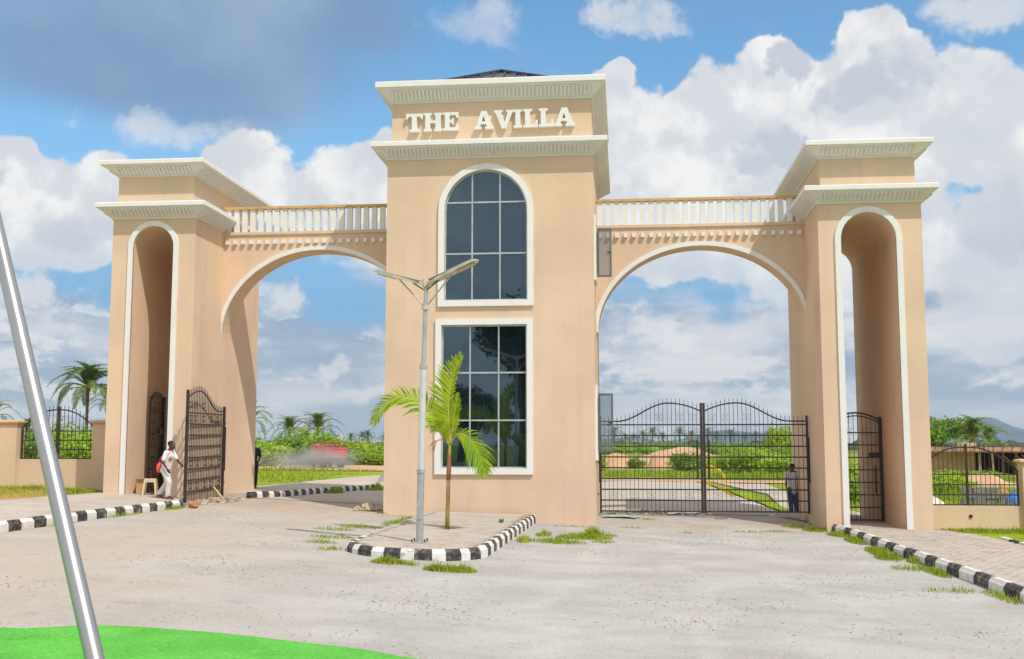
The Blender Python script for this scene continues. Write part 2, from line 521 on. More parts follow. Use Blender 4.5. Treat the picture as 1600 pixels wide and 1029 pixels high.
M['lawn'] = lawn_mat('bright_lawn')
M['lawn_dry'] = lawn_mat('patchy_dry_lawn', .24)
def dirt(name, a, b, sc=.6):
    t = NT(name); p = t.pos()
    c = t.mix(t.ramp(t.noise(p, sc, 6, .6), .3, .7), a, b)
    c = t.mix(1., c, t.ramp(t.noise(p, 18, 4, .7), .25, .75, .85, 1.12), 'MULTIPLY')
    return t.done(t.principled(c, .95, 0, t.bump(t.noise(p, 9, 6, .7), .5, .04), .12))
M['laterite'] = dirt('laterite_soil', (.50, .29, .165), (.60, .40, .26))
M['roadback'] = dirt('pale_dirt_road', (.42, .37, .31), (.50, .44, .38), .3)
M['concrete'] = dirt('poured_concrete_path', (.44, .37, .31), (.54, .465, .40), .9)
M['rubble'] = dirt('rubble_soil', (.30, .22, .15), (.42, .33, .24), 2.0)
M['cement'] = dirt('pale_heap', (.60, .57, .53), (.70, .67, .62), 2.0)
def paver_mat():
    t = NT('worn_paver')
    p = t.pos(); r = t.n('ShaderNodeObjectInfo').outputs['Random']
    wn = t.n('ShaderNodeTexWhiteNoise', noise_dimensions='3D')
    fl = t.n('ShaderNodeVectorMath', operation='FLOOR'); t.put(fl.inputs[0], t.scale(p, (4.13, 4.9, .001)))
    t.put(wn.inputs['Vector'], fl.outputs[0])
    c = t.mix(wn.outputs['Value'], (.34, .285, .24), (.47, .40, .345))
    c = t.mix(t.ramp(r, 0, 1, 0., .35), c, (.50, .45, .40))
    sand = t.ramp(t.noise(t.scale(p, (1, 1.7, 1)), 1.3, 6, .62), .38, .64, 0., .7)
    c = t.mix(sand, c, (.50, .43, .365))
    return t.done(t.principled(c, .9, 0, t.bump(t.noise(p, 45, 4), .3, .01), .2))
M['paver'] = paver_mat()
def kerb_mat(name, col):
    t = NT(name); p = t.pos(); r = t.n('ShaderNodeObjectInfo').outputs['Random']
    pv = t.n('ShaderNodeVectorMath', operation='ADD'); t.put(pv.inputs[0], p)
    cb = t.n('ShaderNodeCombineXYZ'); t.put(cb.inputs[0], t.math('MULTIPLY', r, 37.)); t.put(pv.inputs[1], cb.outputs[0])
    w = t.ramp(t.noise(pv.outputs[0], 4.5, 6, .68), .55, .66, 0., .8)
    c = t.mix(w, col, (.40, .34, .28))
    du = t.ramp(t.noise(p, 9, 5, .7), .42, .75, 0., .45)
    c = t.mix(du, c, (.46, .39, .31))
    return t.done(t.principled(c, .75, 0, t.bump(t.noise(p, 30, 4), .3, .01), .3))
M['kerb_bare'] = kerb_mat('bare_kerb_concrete', (.46, .42, .37))
M['kerb_black'] = kerb_mat('worn_black_paint', (.035, .034, .038))
M['kerb_white'] = kerb_mat('worn_white_paint', (.74, .72, .69))
def carpet_mat():
    t = NT('green_carpet'); p = t.pos()
    c = t.mix(t.ramp(t.noise(p, 1.6, 4), .3, .7), (.11, .44, .060), (.15, .54, .085))
    c = t.mix(1., c, t.ramp(t.noise(p, 160, 3, .7), .2, .8, .72, 1.25), 'MULTIPLY')
    c = t.mix(1., c, t.ramp(t.noise(p, 22, 5, .75), .3, .7, .8, 1.2), 'MULTIPLY')
    return t.done(t.principled(c, .9, 0, t.bump(t.noise(p, 140, 4, .8), .6, .02), .15))
M['carpet'] = carpet_mat()
def leaf_mat(name, c0, c1, trans=.35, sc=1.2, rough=.55):
    t = NT(name); p = t.pos(); o = t.n('ShaderNodeObjectInfo').outputs['Random']
    g = t.n('ShaderNodeNewGeometry').outputs['Random Per Island']
    f = t.math('ADD', t.math('MULTIPLY', t.noise(p, sc, 4), .7), t.math('MULTIPLY', g, .5))
    f = t.math('ADD', f, t.math('MULTIPLY', t.math('SUBTRACT', o, .5), .25))
    c = t.mix(t.ramp(f, .30, .85), c0, c1)
    a = t.principled(c, rough, 0, None, .3)
    tl = t.n('ShaderNodeBsdfTranslucent'); t.put(tl.inputs[0], c)
    mx = t.n('ShaderNodeMixShader'); mx.inputs[0].default_value = trans
    t.L.new(a, mx.inputs[1]); t.L.new(tl.outputs[0], mx.inputs[2])
    return t.done(mx.outputs[0])
M['leaf_bright'] = leaf_mat('bright_bush_leaves', (.19, .32, .018), (.44, .58, .04))
M['leaf_mid'] = leaf_mat('green_leaves', (.09, .20, .02), (.25, .40, .04))
M['leaf_dark'] = leaf_mat('dark_leaves', (.02, .05, .012), (.06, .11, .022))
M['palm_leaf'] = leaf_mat('palm_leaves', (.045, .11, .02), (.17, .28, .04))
M['palm_far'] = leaf_mat('grey_green_palm_leaves', (.05, .11, .03), (.16, .25, .07))
M['palm_young'] = leaf_mat('yellow_green_palm_leaves', (.17, .32, .010), (.42, .54, .02), .4, 3.)
M['palm_rachis'] = plain('yellow_leaf_stalk', (.42, .38, .05), .6)
M['dead_leaf'] = plain('withered_pink_leaf', (.55, .30, .20), .8)
M['grass'] = leaf_mat('grass_blades', (.16, .29, .008), (.36, .50, .02), .4, 2.5)
M['grass_dry'] = leaf_mat('dry_grass_blades', (.34, .30, .04), (.52, .42, .10), .3, 2.5)
M['trunk'] = plain('palm_trunk', (.14, .10, .07), .9, 0, .35, 5, .5, 14)
M['bark'] = plain('tree_bark', (.13, .10, .08), .9, 0, .3, 5, .5, 14)
def young_trunk():
    t = NT('ringed_young_trunk'); p = t.pos(); z = t.sepxyz(p)[2]
    c = t.mix(t.ramp(z, 1.40, 1.50), (.30, .27, .05), (.34, .12, .07))
    c = t.mix(t.math('MULTIPLY', t.ramp(z, .95, 1.05), t.ramp(z, 1.42, 1.3)), c, (.34, .17, .07))
    c = t.mix(t.ramp(z, 2.02, 2.12), c, (.40, .38, .06))
    rg = t.n('ShaderNodeTexWave', wave_type='BANDS', bands_direction='Z'); t.put(rg.inputs[0], p)
    rg.inputs['Scale'].default_value = 3.2; rg.inputs['Distortion'].default_value = 1.5
    c = t.mix(t.ramp(rg.outputs['Fac'], .8, 1., 0., .45), c, (.20, .16, .06))
    c = t.mix(t.ramp(t.noise(p, 12, 5, .7), .5, .75, 0., .4), c, (.46, .36, .12))
    return t.done(t.principled(c, .7, 0, t.bump(rg.outputs['Fac'], .3, .01)))
M['young_trunk'] = young_trunk()
M['stone'] = plain('grey_gravel', (.36, .34, .315), .9, 0, .35, 30)
M['stone_pale'] = plain('pale_stone', (.48, .38, .27), .9, 0, .2, 6)
M['brickred'] = plain('red_clay_lump', (.46, .19, .09), .9, 0, .2, 8)
M['hill'] = plain('haze_blue_forest', (.035, .078, .135), .95, 0, .25, .01)  # forest green shifted to blue: distance haze put into the base colour
M['red'] = plain('faded_red_paint', (.66, .085, .08), .65, 0, .2, 2)
M['red_dark'] = plain('red_rail_paint', (.45, .03, .03), .55)
M['rubber'] = plain('tyre_rubber', (.03, .03, .03), .85)
M['truck_glass'] = plain('truck_glass', (.02, .03, .05), .1)
M['plastic'] = plain('cream_plastic', (.68, .55, .36), .4, 0, .05)
M['card'] = plain('brown_cardboard', (.44, .26, .12), .8, 0, .15)
M['wood'] = plain('raw_timber', (.62, .44, .22), .8, 0, .25, 3)
M['wood_dark'] = plain('weathered_timber', (.20, .13, .09), .85, 0, .3, 3)
M['formwork'] = plain('formwork_edge', (.47, .30, .22), .85, 0, .2, 2)
M['blockwall'] = plain('sandcrete_wall', (.52, .37, .20), .9, 0, .15, 1.5)
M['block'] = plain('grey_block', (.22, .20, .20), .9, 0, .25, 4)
M['tarp'] = plain('grey_tarpaulin', (.36, .36, .38), .6, 0, .15, 2)
M['yellow'] = plain('yellow_plastic_tape', (.85, .48, .01), .5, 0, .1)
M['greensheet'] = plain('pale_green_sheet', (.36, .50, .42), .5, 0, .2, 4)
M['paperwhite'] = plain('crumpled_white_scrap', (.68, .66, .68), .7, 0, .15, 8)
M['blue'] = plain('blue_sack', (.03, .14, .50), .6)
M['skin'] = plain('dark_skin', (.075, .036, .022), .5, 0, .1, 8)
M['hair'] = plain('black_hair', (.012, .010, .010), .8)
M['tee'] = plain('white_cotton', (.74, .71, .71), .85, 0, .08, 7, .3, 25)
M['trousers_white'] = plain('off_white_trousers', (.66, .63, .60), .85, 0, .08, 7, .3, 25)
M['print'] = plain('red_shirt_print', (.50, .16, .12), .8)
M['bag'] = plain('red_bag', (.72, .10, .07), .6)
M['navy'] = plain('navy_cloth', (.018, .03, .075), .85, 0, .15, 7)
M['navy_dark'] = plain('dark_navy_trousers', (.012, .014, .035), .85, 0, .15, 7)
M['jeans'] = plain('blue_jeans', (.025, .06, .19), .85, 0, .15, 7)
M['lilac'] = plain('pale_lilac_shirt', (.62, .58, .64), .85, 0, .08, 7)
M['sandal'] = plain('brown_sandal', (.16, .08, .04), .7)
M['tanbuilding'] = M['wall']

# ------------------------------------------------------------------ terrain
def sp(t, w): return 0.5*(t+math.sqrt(t*t+w*w))
def sst(a, b, t):
    u = min(1, max(0, (t-a)/(b-a))); return u*u*(3-2*u)
def zg(x, y):
    L = sp(-1-x, .6)-sp(-1-x-17, .6)
    R = sp(x+1, .6)-sp(x+1-13, .6)
    s = .048*L-.018*R
    far = sst(6, 40, y); front = sst(-8, -30, y)*.4
    z = .05+s*(1-far)*(1-front)+.33*far
    z += .16*sst(-.5, 3.5, y)*sst(-2.5, .5, x)*(1-sst(4.5, 5.6, x))*(1-far)
    return z

def grid_axis(lo, hi, step, far_lo, far_hi, k=1.25):
    v = [lo+i*step for i in range(int(round((hi-lo)/step))+1)]
    s = step; a = hi
    while a < far_hi: s *= k; a += s; v.append(a)
    s = step; a = lo
    while a > far_lo: s *= k; a -= s; v.insert(0, a)
    return v
def terrain():
    xs = grid_axis(-40, 40, 1.0, -3600, 3600); ys = grid_axis(-60, 60, 1.0, -900, 4200)
    mb = MB(); n = len(xs)
    for y in ys:
        for x in xs: mb.v.append((x, y, zg(x, y)))
    for j in range(len(ys)-1):
        for i in range(n-1):
            a = j*n+i; mb.f.append((a, a+1, a+n+1, a+n)); mb.m.append(0)
    return tag(mb.build('ground', M['field'], smooth=True), kind='structure')
terrain()

def interp(pts, y):
    if y <= pts[0][1]: return pts[0][0]
    for a, b in zip(pts, pts[1:]):
        if y <= b[1]:
            return a[0]+(b[0]-a[0])*(y-a[1])/(b[1]-a[1])
    return pts[-1][0]
def strip(name, left, right, y0, y1, off, mat, sx=.6, sy=.6, skirt=0., rough=0., parent=None):
    """sheet lying on the terrain between two x(y) edge lines"""
    mb = MB(); rows = max(2, int((y1-y0)/sy)); wmax = max(interp(right, y)-interp(left, y) for y in (y0, y1, (y0+y1)/2))
    cols = max(2, int(wmax/sx))
    for j in range(rows+1):
        y = y0+(y1-y0)*j/rows; a = interp(left, y); b = interp(right, y)
        for i in range(cols+1):
            x = a+(b-a)*i/cols
            d = mnoise.noise(Vector((x*.9, y*.9, 3)))*rough + mnoise.noise(Vector((x*.25, y*.25, 7)))*rough*1.5
            mb.v.append((x, y, zg(x, y)+off+d))
    n = cols+1
    for j in range(rows):
        for i in range(cols):
            a = j*n+i; mb.f.append((a, a+1, a+n+1, a+n)); mb.m.append(0)
    if skirt:
        top = len(mb.v)
        ring = [i for i in range(n)] + [j*n+n-1 for j in range(1, rows+1)] + [rows*n+i for i in range(n-2, -1, -1)] + [j*n for j in range(rows-1, 0, -1)]
        base = len(mb.v)
        for i in ring: v = mb.v[i]; mb.v.append((v[0], v[1], v[2]-skirt))
        for k in range(len(ring)):
            l = (k+1) % len(ring)
            mb.f.append((ring[k], base+k, base+l, ring[l])); mb.m.append(0)
    return tag(mb.build(name, mat, smooth=not skirt), kind='structure')

KERB_L = [(-12.05, -60), (-12.05, -9), (-12.0, -6.2), (-11.93, -3.8), (-11.86, -1.7)]
KERB_R = [(5.86, -60), (5.86, -11), (5.80, -8.15), (5.70, -5.07), (5.66, -1.4), (5.50, .35)]
KERB_F = [(-11.73, 3.2), (-11.07, 5.0), (-10.74, 7.6), (-10.35, 9.7), (-9.73, 12.8), (-8.6, 17.0), (-7.0, 21.0)]
strip('forecourt', [(-12.0, -60), (-11.9, -3.8), (-11.8, -1.6), (-12.3, -.5), (-12.3, 3.5)],
      [(5.88, -60), (5.88, -11), (5.82, -8.15), (5.72, -5), (5.6, .4), (5.42, .5), (5.42, 3.5)], -60, 3.4, .02, M['forecourt'], .5, .5, rough=.006)
strip('road', [(-12.0, 3.4), (-11.6, 3.5), (-10.9, 6), (-10.6, 8.5), (-9.6, 13), (-8.4, 17), (-6, 22)], [(-3, 3.4), (-1, 12), (1, 22)], 3.4, 22, .03, M['roadback'], .8, .8, rough=.004)
strip('road', [(-3, 3.4), (-1.5, 10), (-2.5, 27)], [(5.42, 3.4), (5.2, 6.5), (4.6, 14), (4.0, 24), (3.6, 27)], 3.4, 27, .036, M['roadback'], .8, .8, rough=.004)
strip('laterite_track', [(-60, 42), (-60, 64)], [(-14, 42), (-9, 64)], 44, 62, .05, M['laterite'], 3, 3, rough=.02)
strip('laterite_track', [(-40, 27), (-40, 31)], [(60, 27), (60, 31)], 27.2, 29.6, .045, M['laterite'], 3, 1.2, rough=.01)
# pavements
strip('pavement', [(-15.5, -60), (-15.5, -4.3), (-15.2, 0), (-15.2, 5.6), (-13.2, 6.5), (-12.9, 11), (-13.2, 21), (-13.2, 40)],
      [(-12.2, -60), (-12.2, -9), (-12.12, -6), (-12.0, -1.7), (-12.5, -.3), (-12.5, 3), (-11.9, 3.3), (-11.22, 5), (-10.9, 7.6), (-10.5, 9.7), (-9.9, 12.8), (-8.8, 17), (-7.2, 21), (-7, 40)],
      -60, 40, .155, M['concrete'], .8, .5, skirt=.3)
pav_r = strip('pavement', [(6.0, -60), (6.0, -11), (5.94, -8.15), (5.84, -5.07), (5.80, -1.4), (5.64, .35), (5.9, .6), (5.9, 6)],
      [(9.12, -60), (9.12, -2.4), (8.9, -.8), (8.6, .9), (7.7, 1.4), (7.7, 6)], -60, 6, .10, M['rubble'], .6, .5, skirt=.25)
pav_b = strip('pavement', [(5.9, 6.0), (5.6, 10), (5.9, 14), (6.2, 18), (4.6, 25)], [(8.0, 6.0), (7.4, 13), (7.2, 20), (7.0, 26)], 6.0, 25.5, .10, M['concrete'], .6, .6, skirt=.2)
strip('lawn', [(-30, -30), (-30, 2.0)], [(-15.52, -30), (-15.52, -4.3), (-15.22, .0), (-15.22, 2.2)], -12, 2.2, .06, M['lawn_dry'], .6, .6, rough=.03)
strip('lawn', [(9.15, -2.3), (8.92, -.8), (8.62, .9), (8.3, 1.3)], [(22, -2.3), (22, 1.5)], -2.3, 1.6, .05, M['lawn'], .5, .4, rough=.03)
strip('lawn', [(-45, 6), (-45, 42)], [(-13.3, 6), (-13.0, 11), (-13.3, 21), (-13.3, 40)], 6, 41, .05, M['lawn'], 1.2, 1.2, rough=.02)
strip('lawn', [(5.25, 6.5), (4.75, 14), (4.1, 24)], [(5.8, 6.5), (5.6, 10), (5.9, 14), (4.55, 24)], 6.5, 24, .055, M['lawn'], .3, .6, rough=.02)

# individually laid pavers
def pavers(parent, x_fn, y0, y1, off, keep, w=.236, d=.198, gap=.009, limit=300):
    one = MB(); a = w/2-gap/2; b = d/2-gap/2; c = .008
    one.add([(-a, -b, -.03), (a, -b, -.03), (a, b, -.03), (-a, b, -.03), (-a, -b, .02), (a, -b, .02), (a, b, .02), (-a, b, .02),
             (-a+c, -b+c, .028), (a-c, -b+c, .028), (a-c, b-c, .028), (-a+c, b-c, .028)],
            [(0,1,5,4),(1,2,6,5),(2,3,7,6),(3,0,4,7),(4,5,9,8),(5,6,10,9),(6,7,11,10),(7,4,8,11),(8,9,10,11)])
    me = one.mesh('paver', M['paver'])
    rng = random.Random(3); spots = []
    y = y0; r = 0
    while y < y1:
        xa, xb = x_fn(y); x = xa+w/2+(w/2 if r % 2 else 0)
        while x < xb-w/2:
            if keep(x, y): spots.append((x, y))
            x += w
        y += d; r += 1
    seen = lambda p: p[0] < 5.9+(p[1]+13.18)*.3523+.25
    spots.sort(key=lambda p: (0 if seen(p) else 1, p[1]))
    rest = MB()
    off0 = root_loc(parent)
    for k, (x, y) in enumerate(spots):
        z = zg(x, y)+off+rng.uniform(-.004, .004)
        tx = (zg(x, y+.1)-zg(x, y-.1))/.2+rng.uniform(-.012, .012); ty = -(zg(x+.1, y)-zg(x-.1, y))/.2+rng.uniform(-.012, .012)
        if k < limit:
            link('paver', me, parent, (x-off0.x, y-off0.y, z-off0.z), (tx, ty, rng.uniform(-.01, .01)))
        else:
            rest.add([(x+v[0], y+v[1], z+v[2]-v[0]*ty*1.0+v[1]*tx) for v in one.v], one.f)
    if rest.v:
        tag(rest.build('paving', M['paver'], parent), kind='stuff')
pavers(pav_r, lambda y: (interp([(6.02, -60), (6.02, -11), (5.96, -8.15), (5.86, -5.07), (5.82, -1.4), (5.9, .35), (6.02, .7), (6.02, 6)], y),
                         interp([(9.10, -60), (9.10, -2.4), (8.85, -.8), (8.4, -.15), (7.46, .05), (7.46, 6)], y)), -15.5, 5.8, .105, lambda x, y: True)

# ------------------------------------------------------------------ kerbs
def kerb(name, path, loc, label, first=0, blk=.33, wht=.27, base=zg, height=.25, width=.15, group=None, parent=None, side=1, buried=.12, rng=random.Random(5), flat_z=None, lens=None, bare=0.):
    """painted blocks along a path; the road lies to the right of travel when side=1"""
    root = parent if parent is not None else thing(name, loc, label, 'kerb', group)
    P = [Vector((p[0], p[1], 0)) for p in path]
    seg = [0.]
    for a, b in zip(P, P[1:]): seg.append(seg[-1]+(b-a).length)
    def at(s):
        s = max(0, min(seg[-1], s))
        for i in range(len(P)-1):
            if s <= seg[i+1] or i == len(P)-2:
                t = (s-seg[i])/max(1e-6, seg[i+1]-seg[i]); p = P[i].lerp(P[i+1], t)
                break
        return p
    def nrm(s):
        d = (at(s+.12)-at(s-.12)).normalized(); return Vector((d.y, -d.x, 0))*side
    s = 0.; k = first
    while s < seg[-1]-.05:
        l = (lens(s, k) if lens else (blk if k % 2 == 0 else wht))*rng.uniform(.93, 1.07); e = min(seg[-1], s+l)
        mb = MB(); rings = []
        g = .004
        jit = rng.uniform(-.008, .008)
        for q in (s+g, (s+e)/2, e-g):
            p = at(q); n = nrm(q); z = (flat_z if flat_z is not None else zg(p.x, p.y)) + jit
            zb = zg(p.x, p.y)-buried
            prof = [(width, zb), (width, z+height*.97), (.055, z+height), (.012, z+height*.74), (0, z+height*.70), (-.006, zb)]
            rings.append([(p.x-n.x*u, p.y-n.y*u, zz) for u, zz in prof])
        m_ = len(rings[0])
        for r in rings: mb.v.extend(r)
        for j in range(2):
            for i in range(m_):
                a = j*m_+i; b = j*m_+(i+1) % m_
                mb.f.append((a, b, b+m_, a+m_)); mb.m.append(0)
        mb.f.append(tuple(reversed(range(m_)))); mb.f.append(tuple(range(2*m_, 3*m_))); mb.m += [0, 0]
        if e < bare:
            mb.build('kerb_block', M['kerb_bare'], root, fixn=True)
        elif k % 2 == 0:
            mb.build('kerb_block', M['kerb_black'], root, fixn=True)
        else:
            mb.build('kerb_block', M['kerb_white'], root, fixn=True)
        s = e; k += 1
    return root
def smooth_path(pts, n=8):
    out = []
    for i in range(len(pts)-1):
        p0 = pts[max(0, i-1)]; p1 = pts[i]; p2 = pts[i+1]; p3 = pts[min(len(pts)-1, i+2)]
        for k in range(n):
            t = k/n
            out.append(tuple(.5*((2*p1[j])+(-p0[j]+p2[j])*t+(2*p0[j]-5*p1[j]+4*p2[j]-p3[j])*t*t+(-p0[j]+3*p1[j]-3*p2[j]+p3[j])*t**3) for j in range(len(p1))))
    out.append(tuple(pts[-1])); return out
kerb('painted_kerb', [(-12.05, -22), (-12.05, -9), (-12.0, -6.2), (-11.93, -3.8), (-11.86, -1.7)], (-12, -9, .6), 'black and white painted kerb edging the pavement in front of the left gate tower', side=1, height=.22, blk=.44, wht=.44)
kerb('painted_kerb', [(5.50, .35), (5.66, -1.4), (5.70, -5.07), (5.80, -8.15), (5.86, -11), (5.86, -20)], (5.8, -6, -.07), 'black and white painted kerb beside the right paver walkway, weeds growing along it', side=1, height=.22, blk=.70, wht=.70)
kerb('painted_kerb', KERB_F, (-10.5, 8, .5), 'weathered painted kerb behind the left archway beside the back path', side=1, height=.22)
kerb('painted_kerb', [(9.2, -2.45), (9.24, -6), (9.24, -12)], (9.2, -4, -.13), 'short painted kerb at the right frame edge beyond the paver walkway', side=-1, height=.18, first=1, wht=.6, blk=.6)

# ------------------------------------------------------------------ traffic island
isl = thing('traffic_island', (-3.9, -5, .15), 'paved traffic island with rounded front and black and white painted kerb before the central gatehouse', 'traffic island')
ISL_Z = lambda x, y: .405-.026*(x+3.9)
def isl_outline():
    pts = [(-5.38, -.12), (-5.36, -8.3)]
    c = (-4.12, -9.25); 
    for k in range(1, 9):
        a = rad(180+90*k/9); pts.append((-4.12+1.24*math.cos(a), -9.15+1.36*math.sin(a)))
    pts += [(-4.0, -10.52), (-3.75, -10.50)]
    for k in range(1, 9):
        a = rad(270+90*k/9); pts.append((-3.72+1.12*math.cos(a), -9.1+1.40*math.sin(a)))
    pts += [(-2.60, -8.6), (-2.52, -4.5), (-2.45, -1.2), (-2.42, -.12)]
    return pts
ISL = isl_outline()
def isl_kerb():
    rng = random.Random(11)
    P = [Vector((p[0], p[1], 0)) for p in ISL]
    kerb('x', ISL, None, None, parent=isl, side=1, rng=rng, height=.25, buried=.3, bare=8.4, lens=lambda s, k: (.34 if k % 2 == 0 else .25) if 8.0 < s < 12.6 else .43)
# island kerb keeps a level top, so its height follows the island surface, not the ground
_zg = zg
def zg_isl(x, y): return ISL_Z(x, y)-.25
zg_saved = zg
zg = zg_isl
isl_kerb()
zg = zg_saved
mb = MB()
inner = [(p[0]*.93-.27, min(p[1], -.1)*.985-.05) for p in ISL]
vs = [(x, y, ISL_Z(x, y)-.045) for x, y in inner]
vs += [(x, y, ISL_Z(x, y)-.5) for x, y in inner]
n = len(inner)
mb.add(vs, [tuple(range(n))]+[(i, i+n, (i+1) % n+n, (i+1) % n) for i in range(n)])
mb.build('paving_bed', M['rubble'], isl, fixn=True)
def in_isl(x, y):
    if y > -.2: return False
    a = -5.2; b = -2.68
    if y < -9.1:
        t = (y+9.1)/-1.25
        if t >= 1: return False
        k = math.sqrt(1-t*t); a = -4.12-1.08*k; b = -3.72+1.0*k
    return a+.1 < x < b-.09 and not ((x+3.98)**2+(y+5.75)**2 < .035)
zg = lambda x, y: ISL_Z(x, y)
pavers(isl, lambda y: (-5.2, -2.66), -10.4, -.15, -.035, in_isl)
zg = zg_saved

# ------------------------------------------------------------------ carpet in the foreground
def carpet():
    edge = [(-30, -19.6), (-9, -18.95), (-6.77, -18.68), (-5.84, -18.34), (-4.8, -18.2), (-3.64, -18.4), (-2.8, -18.64), (-2.28, -18.86), (-1.2, -19.4), (-.2, -20.2), (.4, -21.4), (.8, -23), (1.0, -34)]
    e = smooth_path(edge, 5); mb = MB(); rows = 26
    for i, (x, y) in enumerate(e):
        for j in range(rows+1):
            t = (j/rows)**1.6
            yy = y+(-34.5-y)*t if y > -33 else y-.2*t; xx = x if j else x
            z = zg(xx, yy)+.05+.012*mnoise.noise(Vector((xx*1.3, yy*1.3, 0)))
            fold = math.exp(-((yy-(-19.05+.035*(xx+7)))/.09)**2)*sst(-4.9, -6.2, xx)*.07
            z += fold + .02*max(0, mnoise.noise(Vector((xx*.5+yy*1.1, yy*.35, 9)))-.15)*2.0
            if j == 0: z -= .045
            mb.v.append((xx, yy, z))
    n = rows+1
    for i in range(len(e)-1):
        for j in range(rows):
            a = i*n+j; mb.f.append((a, a+1, a+n+1, a+n)); mb.m.append(0)
    o = mb.build('green_carpet', M['carpet'], smooth=True, fixn=True)
    tag(o, 'bright green artificial turf carpet lying on the gravel at the lower left', 'carpet')
carpet()
pole = thing('steel_pole', (-3.95, -28.1, .2), 'leaning polished steel pole standing on the green carpet at the left edge', 'pole')
mb = MB(); a = Vector((-.56, -27.87, .12)); b = Vector((-2.69, -26.36, 4.54))
pole.location = a
mb.tube([a.lerp(b, k/8) for k in range(9)], [.0255-.0006*k for k in range(9)], 20); mb.build('shaft', M['chrome'], pole, smooth=True)
mb = MB(); mb.ellipsoid((a.x, a.y, a.z), (.07, .07, .03), 14, 6); mb.build('foot', M['chrome'], pole, smooth=True)


# ------------------------------------------------------------------ gatehouse and towers
def cornice(root, x0, x1, y0, y1, zb, h, out, flute=True, name='cornice', pitch=.112):
    prof = [(0.0, zb), (.045, zb), (.045, zb+.07), (out*.80, zb+h*.60), (out*.90, zb+h*.66), (out*.90, zb+h*.70)]
    top = [(out*.90, zb+h*.70), (out, zb+h*.70), (out, zb+h-.02), (out-.02, zb+h), (-.05, zb+h+.03)]
    def ring(off): return [(x0-off, y0-off), (x1+off, y0-off), (x1+off, y1+off), (x0-off, y1+off)]
    def sweep(pr, mat, nm, parent):
        mb = MB()
        for off, z in pr:
            for (x, y) in ring(off): mb.v.append((x, y, z))
        for k in range(len(pr)-1):
            for i in range(4):
                j = (i+1) % 4; a = k*4
                mb.f.append((a+i, a+j, a+4+j, a+4+i)); mb.m.append(0)
        return mb.build(nm, mat, parent)
    c = sweep(prof, M['cove'], name, root)
    sweep(top, M['white'], 'fascia_band', c)
    if flute:
        mb = MB(); a = (.06, zb+.10); b = (out*.76, zb+h*.56)
        def row(p0, p1, ax, ay, e0, e1):
            L = math.hypot(p1[0]-p0[0], p1[1]-p0[1]); nn = int(L/pitch)
            dx, dy = (p1[0]-p0[0])/L, (p1[1]-p0[1])/L
            for i in range(nn):
                s = (i+.5)*L/nn
                cx_, cy_ = p0[0]+dx*s, p0[1]+dy*s
                lo = Vector((cx_+ax*a[0], cy_+ay*a[0], a[1])); hi = Vector((cx_+ax*b[0], cy_+ay*b[0], b[1]))
                mb.bar(lo, hi, pitch*.5, .10, up=(ax, ay, .0))
        row((x0, y0), (x1, y0), 0, -1, 0, 0)
        row((x1, y0), (x1, y1), 1, 0, 0, 0)
        row((x0, y1), (x0, y0), -1, 0, 0, 0)
        tag(mb.build('fluting', M['cove'], c), kind='stuff')
    return c

def arc(cx_, cz, r, a0, a1, n, rz=None):
    rz = rz or r
    return [(cx_+r*math.cos(rad(a0+(a1-a0)*k/n)), cz+rz*math.sin(rad(a0+(a1-a0)*k/n))) for k in range(n+1)]

def trim_strip(root, path, w, y0, y1, name='arch_trim', mat=None):
    """band following a path in XZ: path is the inner edge, w the width away from the opening, y0..y1 its depth"""
    mb = MB(); n = len(path)
    for i, p in enumerate(path):
        a = path[max(0, i-1)]; b = path[min(n-1, i+1)]
        dx, dz = b[0]-a[0], b[1]-a[1]; L = math.hypot(dx, dz)
        nx, nz = dz/L, -dx/L
        ww = w(i/(n-1)) if callable(w) else w
        mb.v += [(p[0], y0, p[1]), (p[0]+nx*ww, y0, p[1]+nz*ww), (p[0]+nx*ww, y1, p[1]+nz*ww), (p[0], y1, p[1])]
    for i in range(n-1):
        for k in range(4):
            l = (k+1) % 4; a = i*4
            mb.f.append((a+k, a+l, a+4+l, a+4+k)); mb.m.append(0)
    mb.f.append((0, 1, 2, 3)); mb.f.append((n*4-1, n*4-2, n*4-3, n*4-4)); mb.m += [0, 0]
    return mb.build(name, mat or M['white'], root, fixn=True)

def pyramid_roof(root, x0, x1, y0, y1, z0, z1, seams=9):
    mb = MB(); cx_, cy_ = (x0+x1)/2, (y0+y1)/2
    c = [(x0, y0), (x1, y0), (x1, y1), (x0, y1)]
    mb.add([(x, y, z0) for x, y in c]+[(cx_, cy_, z1)], [(0,1,4),(1,2,4),(2,3,4),(3,0,4)])
    mb.add([(x, y, z0) for x, y in c]+[(x, y, z0-.3) for x, y in c], [(0,4,5,1),(1,5,6,2),(2,6,7,3),(3,7,4,0)])
    r = mb.build('roof', M['roofmetal'], root)
    mb = MB()
    for i in range(4):
        a = Vector((*c[i], z0)); b = Vector((*c[(i+1) % 4], z0)); ap = Vector((cx_, cy_, z1))
        mb.bar(a+Vector((0, 0, .03)), ap+Vector((0, 0, .05)), .09, .06)
        for k in range(1, seams):
            t = k/seams; lo = a.lerp(b, t); q = min(t, 1-t)*2
            # seam climbs straight up the slope and ends on the hip
            hi = lo + (ap-(a+b)/2)*q
            mb.bar(lo+Vector((0, 0, .02)), hi+Vector((0, 0, .02)), .035, .05)
    tag(mb.build('seam_rib', M['roofmetal'], r), kind='stuff')

